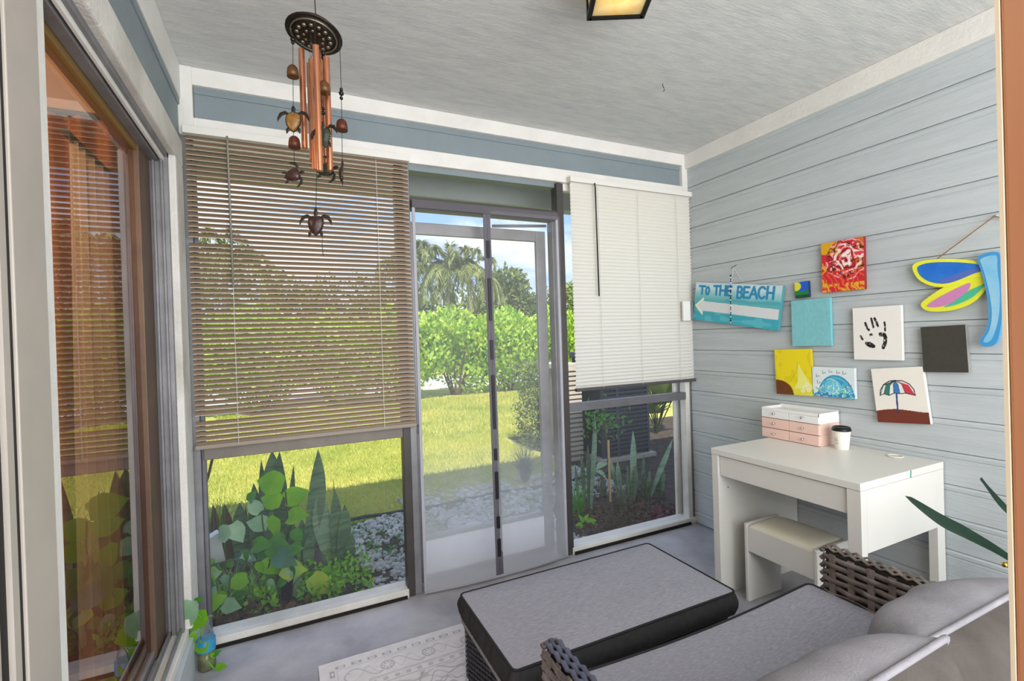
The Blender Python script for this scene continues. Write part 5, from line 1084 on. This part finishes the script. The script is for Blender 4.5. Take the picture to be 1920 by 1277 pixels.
def shrub_proto(c, seed, label):
    r = thing('hedge_shrub', label, 'shrub', c, 'round leaved shrubs of the hedge beyond the lawn'); c = Vector(c)
    bl = [((c.x + random.uniform(-.85, .85), c.y + random.uniform(-.3, .3), z), (.62, .55, .45)) for z in (.35, .5, .75, 1.0, 1.25, 1.45, 1.2, .8)] + [((c.x, c.y, 1.62 + random.uniform(-.1, .15)), (.5, .45, .38)), ((c.x + .6, c.y, 1.35), (.4, .4, .4)), ((c.x - .6, c.y, 1.4), (.4, .4, .4))]
    crown_mesh('foliage', bl, 420, .125, HG, r, .7, .62)
    for k in range(7):
        a = random.uniform(0, 6.28); M().tube([(c.x + .1 * math.cos(a), c.y + .1 * math.sin(a), GZ), (c.x + .3 * math.cos(a), c.y + .2 * math.sin(a), .4), (c.x + .6 * math.cos(a), c.y + .4 * math.sin(a), 1.1)], [.03, .022, .01], 5).build('stem', TWIG, r)
    return r
def copytree(o, loc, rz=0, label=None, sc=1):
    old = Vector(o['_loc']); r = o.copy(); C.objects.link(r); r.location = loc; r.rotation_euler = (0, 0, rz); r.scale = (sc, sc, sc)
    if label: r['label'] = label
    for ch in o.children: c = ch.copy(); C.objects.link(c); c.parent = r; c.matrix_parent_inverse = Matrix.Translation(-old)
    return r
h0 = shrub_proto((1.35, 8.9, GZ), 1, 'first round leaved hedge shrub from the left seen through the doorway')
h1 = shrub_proto((2.75, 8.9, GZ), 2, 'second round leaved hedge shrub from the left seen through the doorway')
for i, (o, x, rz, lb) in enumerate([(h0, 4.15, 2.0, 'third round leaved hedge shrub from the left seen through the doorway'), (h1, 5.5, 1.2, 'hedge shrub seen through the doorway at the right, before the dark post'), (h0, 6.9, 4.0, 'hedge shrub visible in the narrow gap beside the ivory blind'), (h1, -.1, 3.0, 'hedge shrub behind the right edge of the taupe blind'), (h0, -1.5, 5.2, 'hedge shrub behind the middle of the taupe blind'), (h1, -2.9, .6, 'hedge shrub behind the left part of the taupe blind'), (h0, -4.3, 2.7, 'hedge shrub at the far left behind the taupe blind')]):
    copytree(o, (x, 8.9 + .15 * math.sin(i * 2), GZ), rz, lb, 1 + .06 * math.sin(i * 3))
bw = thing('clipped_bush', 'clipped boxy small leaved bush standing right of the lawn beyond the doorway', 'bush', (.45, 2.75, GZ))
bc = at(1008, 770, Y=2.85); nB = 4200; P = np.stack([bc.x + rng.uniform(-.20, .30, nB), 2.85 + rng.uniform(-.22, .3, nB), GZ + rng.uniform(0.02, 1.06, nB)], -1)
kk = np.array([noise.noise((a * 5, b * 5, c_ * 5)) for a, b, c_ in P]); P[:, 0] += kk * .06; P[:, 2] += kk * .05
V, Fq = leafcloud(P, rdir(nB, .3), rdir(nB), .038, .024); fastmesh('foliage', V, Fq, leafmat('box_leaf', '7c8f44', '55662f', .3, 7), bw, kind='stuff')
M().tube([(bc.x, 2.85, GZ), (bc.x + .02, 2.85, .5)], .02, 6).build('stem', TWIG, bw)
sh2 = thing('palmetto', 'fan leaved palmetto behind the dark condenser near the white post', 'plant', (1.7, 2.6, GZ)); cpt = at(1240, 790, Y=2.6)
for i in range(11):
    a = random.uniform(-1.2, 1.2); el = random.uniform(-.2, 1.2); c = Vector((cpt.x + .15 * math.sin(i * 2.1), 2.65 + .2 * math.cos(i), random.uniform(.1, .85))); d = Vector((math.sin(a), -.6, math.sin(el))).normalized(); n_ = 18; Pn = np.repeat(np.array([c]), n_, 0); s_ = d.cross(Vector((0, 0, 1))).normalized(); w = np.linspace(-1.2, 1.2, n_)
    D = np.array([d * math.cos(q) + s_ * math.sin(q) for q in w]); V, Fq = leafcloud(Pn, D, np.repeat(np.array([d.cross(s_)]), n_, 0), .38, .04, .2); fastmesh('fan_leaf', V, Fq, leafmat('palmetto_leaf', 'b4bf6a', '7f9a48', .35, 4), sh2)
    M().tube([(cpt.x, 2.7, GZ), c], .008, 5).build('leaf_stalk', STEM, sh2)
sh3 = thing('yellow_green_shrub', 'sunlit yellow green shrub filling the gap beside the white corner post', 'shrub', (2.6, 4.0, GZ)); crown_mesh('foliage', [((2.5, 4.0, .5), (.7, .5, .7)), ((3.2, 4.2, .8), (.7, .5, .9)), ((2.3, 4.0, .2), (.4, .3, .4))], 900, .07, leafmat('shrub_leaf', 'b9c070', '8a9a48', .4, 4), sh3)
M().tube([(2.6, 4, GZ), (2.6, 4, .5)], .03, 6).build('stem', TWIG, sh3)
sh4 = thing('pale_leaf_shrub', 'pale leafy shrub between the condenser and the white corner post', 'shrub', (1.75, 3.0, GZ)); crown_mesh('foliage', [((1.75, 3.15, .1), (.3, .2, .3)), ((1.85, 3.2, .5), (.3, .2, .4)), ((1.6, 3.15, .75), (.25, .2, .4))], 700, .055, leafmat('pale_shrub_leaf', 'cfcf94', '8f9c58', .4, 5), sh4); M().tube([(1.75, 3, GZ), (1.8, 3, .5)], .02, 6).build('stem', TWIG, sh4)
# palms
PALM = leafmat('palm_leaf', 'a3ad6c', '5f7040', .3, 1.5, .5)
def palm(c, h, label):
    c = Vector(c); r = thing('palm_tree', label, 'palm tree', tuple(c), 'feathery palms beyond the hedge')
    top = c + Vector((.15, 0, h)); M().tube([c, c + Vector((.08, 0, h * .5)), top], [.13, .10, .09], 10).build('trunk', mat('palm_trunk', '8d8578', .8, var=.2, vscale=10), r, smooth=True)
    for k in range(22):
        a = 2 * PI * k / 22 + random.uniform(-.15, .15); el = random.uniform(-.35, 1.35); Lf = random.uniform(1.7, 2.3); d = Vector((math.cos(a), math.sin(a), 0)); pts_ = []
        for i in range(15): t_ = i / 14; pts_.append(top + d * (Lf * math.cos(el) * .75 * math.sin(t_ * 1.5) + .1 * t_) + Vector((0, 0, Lf * (math.sin(el) * .95 * t_ - .62 * t_ ** 2.4))))
        m_ = M(); m_.tube(pts_, [.018 * (1 - .8 * i / 14) for i in range(15)], 4); m_.build('frond_stalk', PALM, r)
        n_ = 150; ti = rng.uniform(.12, 1, n_) * 13.99; i0 = ti.astype(int); A = np.array(pts_); f = (ti - i0)[:, None]; P = A[i0] * (1 - f) + A[i0 + 1] * f; T = unit(A[i0 + 1] - A[i0]); sgn = np.where(rng.random(n_) < .5, -1, 1)[:, None]
        s_ = np.array([-d.y, d.x, 0]); D = T * .75 + s_ * sgn * .7 + np.array([0, 0, -.12]) + rng.normal(0, .16, (n_, 3)); V, Fq = leafcloud(P, D, np.array([0, 0, 1.]) + rdir(n_) * .3, .46 * rng.uniform(.5, 1.1, n_), .05, .25); fastmesh('frond', V, Fq, PALM, r)
    return r
def treeloc(px_, Y): q = at(px_, 640, Y=Y); return (q.x, Y, GZ)
p1_ = palm(treeloc(838, 17), 4.5, 'feathery palm with pale trunk beyond the hedge left of centre in the doorway'); 
def mv(o, px_, Y, rz, label, sc): q = treeloc(px_, Y); return copytree(o, q, rz, label, sc)
mv(p1_, 884, 16.5, 1.3, 'feathery palm just left of the centre strip of the mesh curtain', .97); mv(p1_, 788, 18, 2.6, 'feathery palm at the left edge of the doorway view', 1.05); mv(p1_, 420, 19, .7, 'feathery palm glimpsed through the slats of the taupe blind', 1.1)
TG = leafmat('tree_leaf', '7d9048', '4f6634', .25, 1.2, .5)
def tree(name, label, px_, Y, blobs, per=900, sz=.3, mt=TG, grp='broad trees on the skyline'):
    q = treeloc(px_, Y); r = thing(name, label, 'tree', q, grp); bl = [((q[0] + a, Y + b, z), (rx, rx * .9, rz)) for a, b, z, rx, rz in blobs]; crown_mesh('foliage', bl, per, sz, mt, r, .3, .5, .5)
    M().tube([q, (q[0] + .1, Y, 1.6), (q[0] + .3, Y, 3.0)], [.28, .22, .12], 8).build('trunk', TWIG, r); return r
tree('broad_tree', 'rounded green tree behind the centre strip, right of the palms', 955, 22, [(-.6, 0, 3.4, 1.5, 1.2), (.6, 0, 2.9, 1.2, 1.0), (0, 0, 4.3, 1.1, .8), (1.4, 0, 2.4, .9, .9), (-1.4, 0, 2.4, 1.2, 1.2), (0, 0, 1.5, 1.8, 1.2)])
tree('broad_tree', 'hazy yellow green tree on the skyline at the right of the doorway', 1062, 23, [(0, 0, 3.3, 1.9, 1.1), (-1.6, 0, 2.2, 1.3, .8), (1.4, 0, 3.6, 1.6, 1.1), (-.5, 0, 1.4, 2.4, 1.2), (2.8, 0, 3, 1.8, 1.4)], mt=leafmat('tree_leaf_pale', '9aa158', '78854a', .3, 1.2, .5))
tree('broad_tree', 'low dark tree filling in behind the palm trunks', 850, 21, [(-2.0, 0, 2.0, 1.8, 1.5), (0, 0, 2.2, 1.6, 1.6), (1.8, 0, 1.9, 1.4, 1.4), (-3.5, 0, 2.2, 1.6, 1.6)])
tree('broad_tree', 'broad tree behind the left part of the taupe blind', 420, 24, [(-2, 0, 3.0, 2.2, 1.8), (1, 0, 3.6, 2.2, 1.6), (3.2, 0, 2.6, 2.0, 1.6), (-4.5, 0, 2.4, 2, 1.6)])
tree('broad_tree', 'broad tree behind the right part of the taupe blind', 650, 25, [(-2.5, 0, 2.6, 2.2, 1.8), (0, 0, 3.2, 2.2, 1.6), (2.6, 0, 2.4, 2.0, 1.6)])
tree('broad_tree', 'tree behind the ivory blind above the condenser', 1180, 16, [(-1.5, 0, 2.6, 1.6, 1.5), (1, 0, 3.0, 1.8, 1.6), (3, 0, 2.4, 1.6, 1.6), (0, 0, 1.0, 2.5, 1.2)])

# ================================================================== BOTTLE WITH CUTTING
bt = Vector((-2.685, -.135, FZ)); bo_ = thing('water_bottle', 'clear plastic bottle with a blue label holding a vine cutting in the left corner', 'bottle', tuple(bt))
PET = mat('clear_plastic', 'e8f2f2', .08, trans=.9, ior=1.2, alpha=.55)
M().lathe([(.0001, .002), (.026, 0), (.031, .008), (.031, .03), (.0295, .035), (.031, .04), (.031, .105), (.029, .118), (.022, .145), (.013, .165), (.0125, .185), (.0135, .187)], bt, 24).build('bottle_body', PET, bo_, smooth=True)
M().lathe([(.0314, .085), (.0318, .086), (.0318, .128), (.0295, .1285)], bt + Vector((0, 0, -.012)), 24).build('blue_label', mat('label_blue', '3f9fc0', .4, col2='2b7fb0', vscale=18), bo_, smooth=True)
M().lathe([(.0001, .004), (.0285, .004), (.0285, .075), (.0001, .075)], bt, 18).build('murky_water', mat('murky_water', '7f7a3c', .15, col2='4c4a24', vscale=30), bo_, smooth=True)
ct = thing('vine_cutting', 'fresh vine cutting with heart leaves growing out of the water bottle', 'plant', tuple(bt + Vector((0, 0, .1))))
def bpx(x, y, Y=-.16): return at(320 + x / 4, 1080 + y / 4, Y=Y)
for pts_, r_ in [([(238, 700 - 120), (225, 450), (250, 370), (180, 230), (165, 190)], .0022), ([(235, 520), (260, 610), (320, 690), (375, 745)], .0035), ([(230, 440), (280, 310), (320, 300)], .002), ([(300, 640), (330, 610), (330, 580)], .0018), ([(230, 400), (190, 450), (165, 440)], .0018)]:
    M().tube(spl([bpx(*q) for q in pts_], 12), r_, 6).build('stem', mat('cutting_stem', '5f9a34', .5), ct, smooth=True)
for x, y, ln, ang, ci in [(160, 185, 190, 262, 2), (180, 190, 60, 20, 1), (275, 295, 180, 205, 0), (185, 425, 85, 250, 0), (280, 535, 110, 175, 0), (320, 590, 60, 30, 1), (340, 680, 75, 5, 0), (310, 575, 45, 290, 0)]:
    a = math.radians(ang); heart(bpx(x, y, -.17), RT * math.cos(a) + UP * math.sin(a) - FW * .1, -FW + UP * .5 + RT * .2, ln / 4 / F * 2.15, PG[ci], ct, .62)
# extra foliage that fills the beds
for i, (px_, py_) in enumerate([(1165, 955), (1215, 940), (1130, 930), (1180, 925)]):
    archgrass('dry_grass_clump', ['dry grey grass clump in front of the pale snake plants', 'dry grey grass clump below the leaning snake plant', 'dry grey grass clump behind the bamboo stake', 'dry grey grass clump at the foot of the dark condenser'][i], gpt(px_, py_), 60, .20, .16, leafmat('dry_grass', '8a8a6e', '5f6a50', .3, 6), .006)
xv = [(random.uniform(80, 600), random.uniform(720, 1020)) for _ in range(40)]
for x, y in xv:
    Y = random.uniform(.38, .75); ln = random.uniform(40, 75); a = random.uniform(0, 6.28); heart(at(A_[0] + x / A_[2], A_[1] + y / A_[2], Y=Y), RT * math.cos(a) + UP * math.sin(a) + FW * random.uniform(-.4, .4), -FW + UP * random.uniform(.2, 1) + RT * random.uniform(-.5, .5), ln / A_[2] / F * (Y - CAM.y), random.choice([PG[0], PG[1], PG[1], PG[2], PG[3]]), pv)
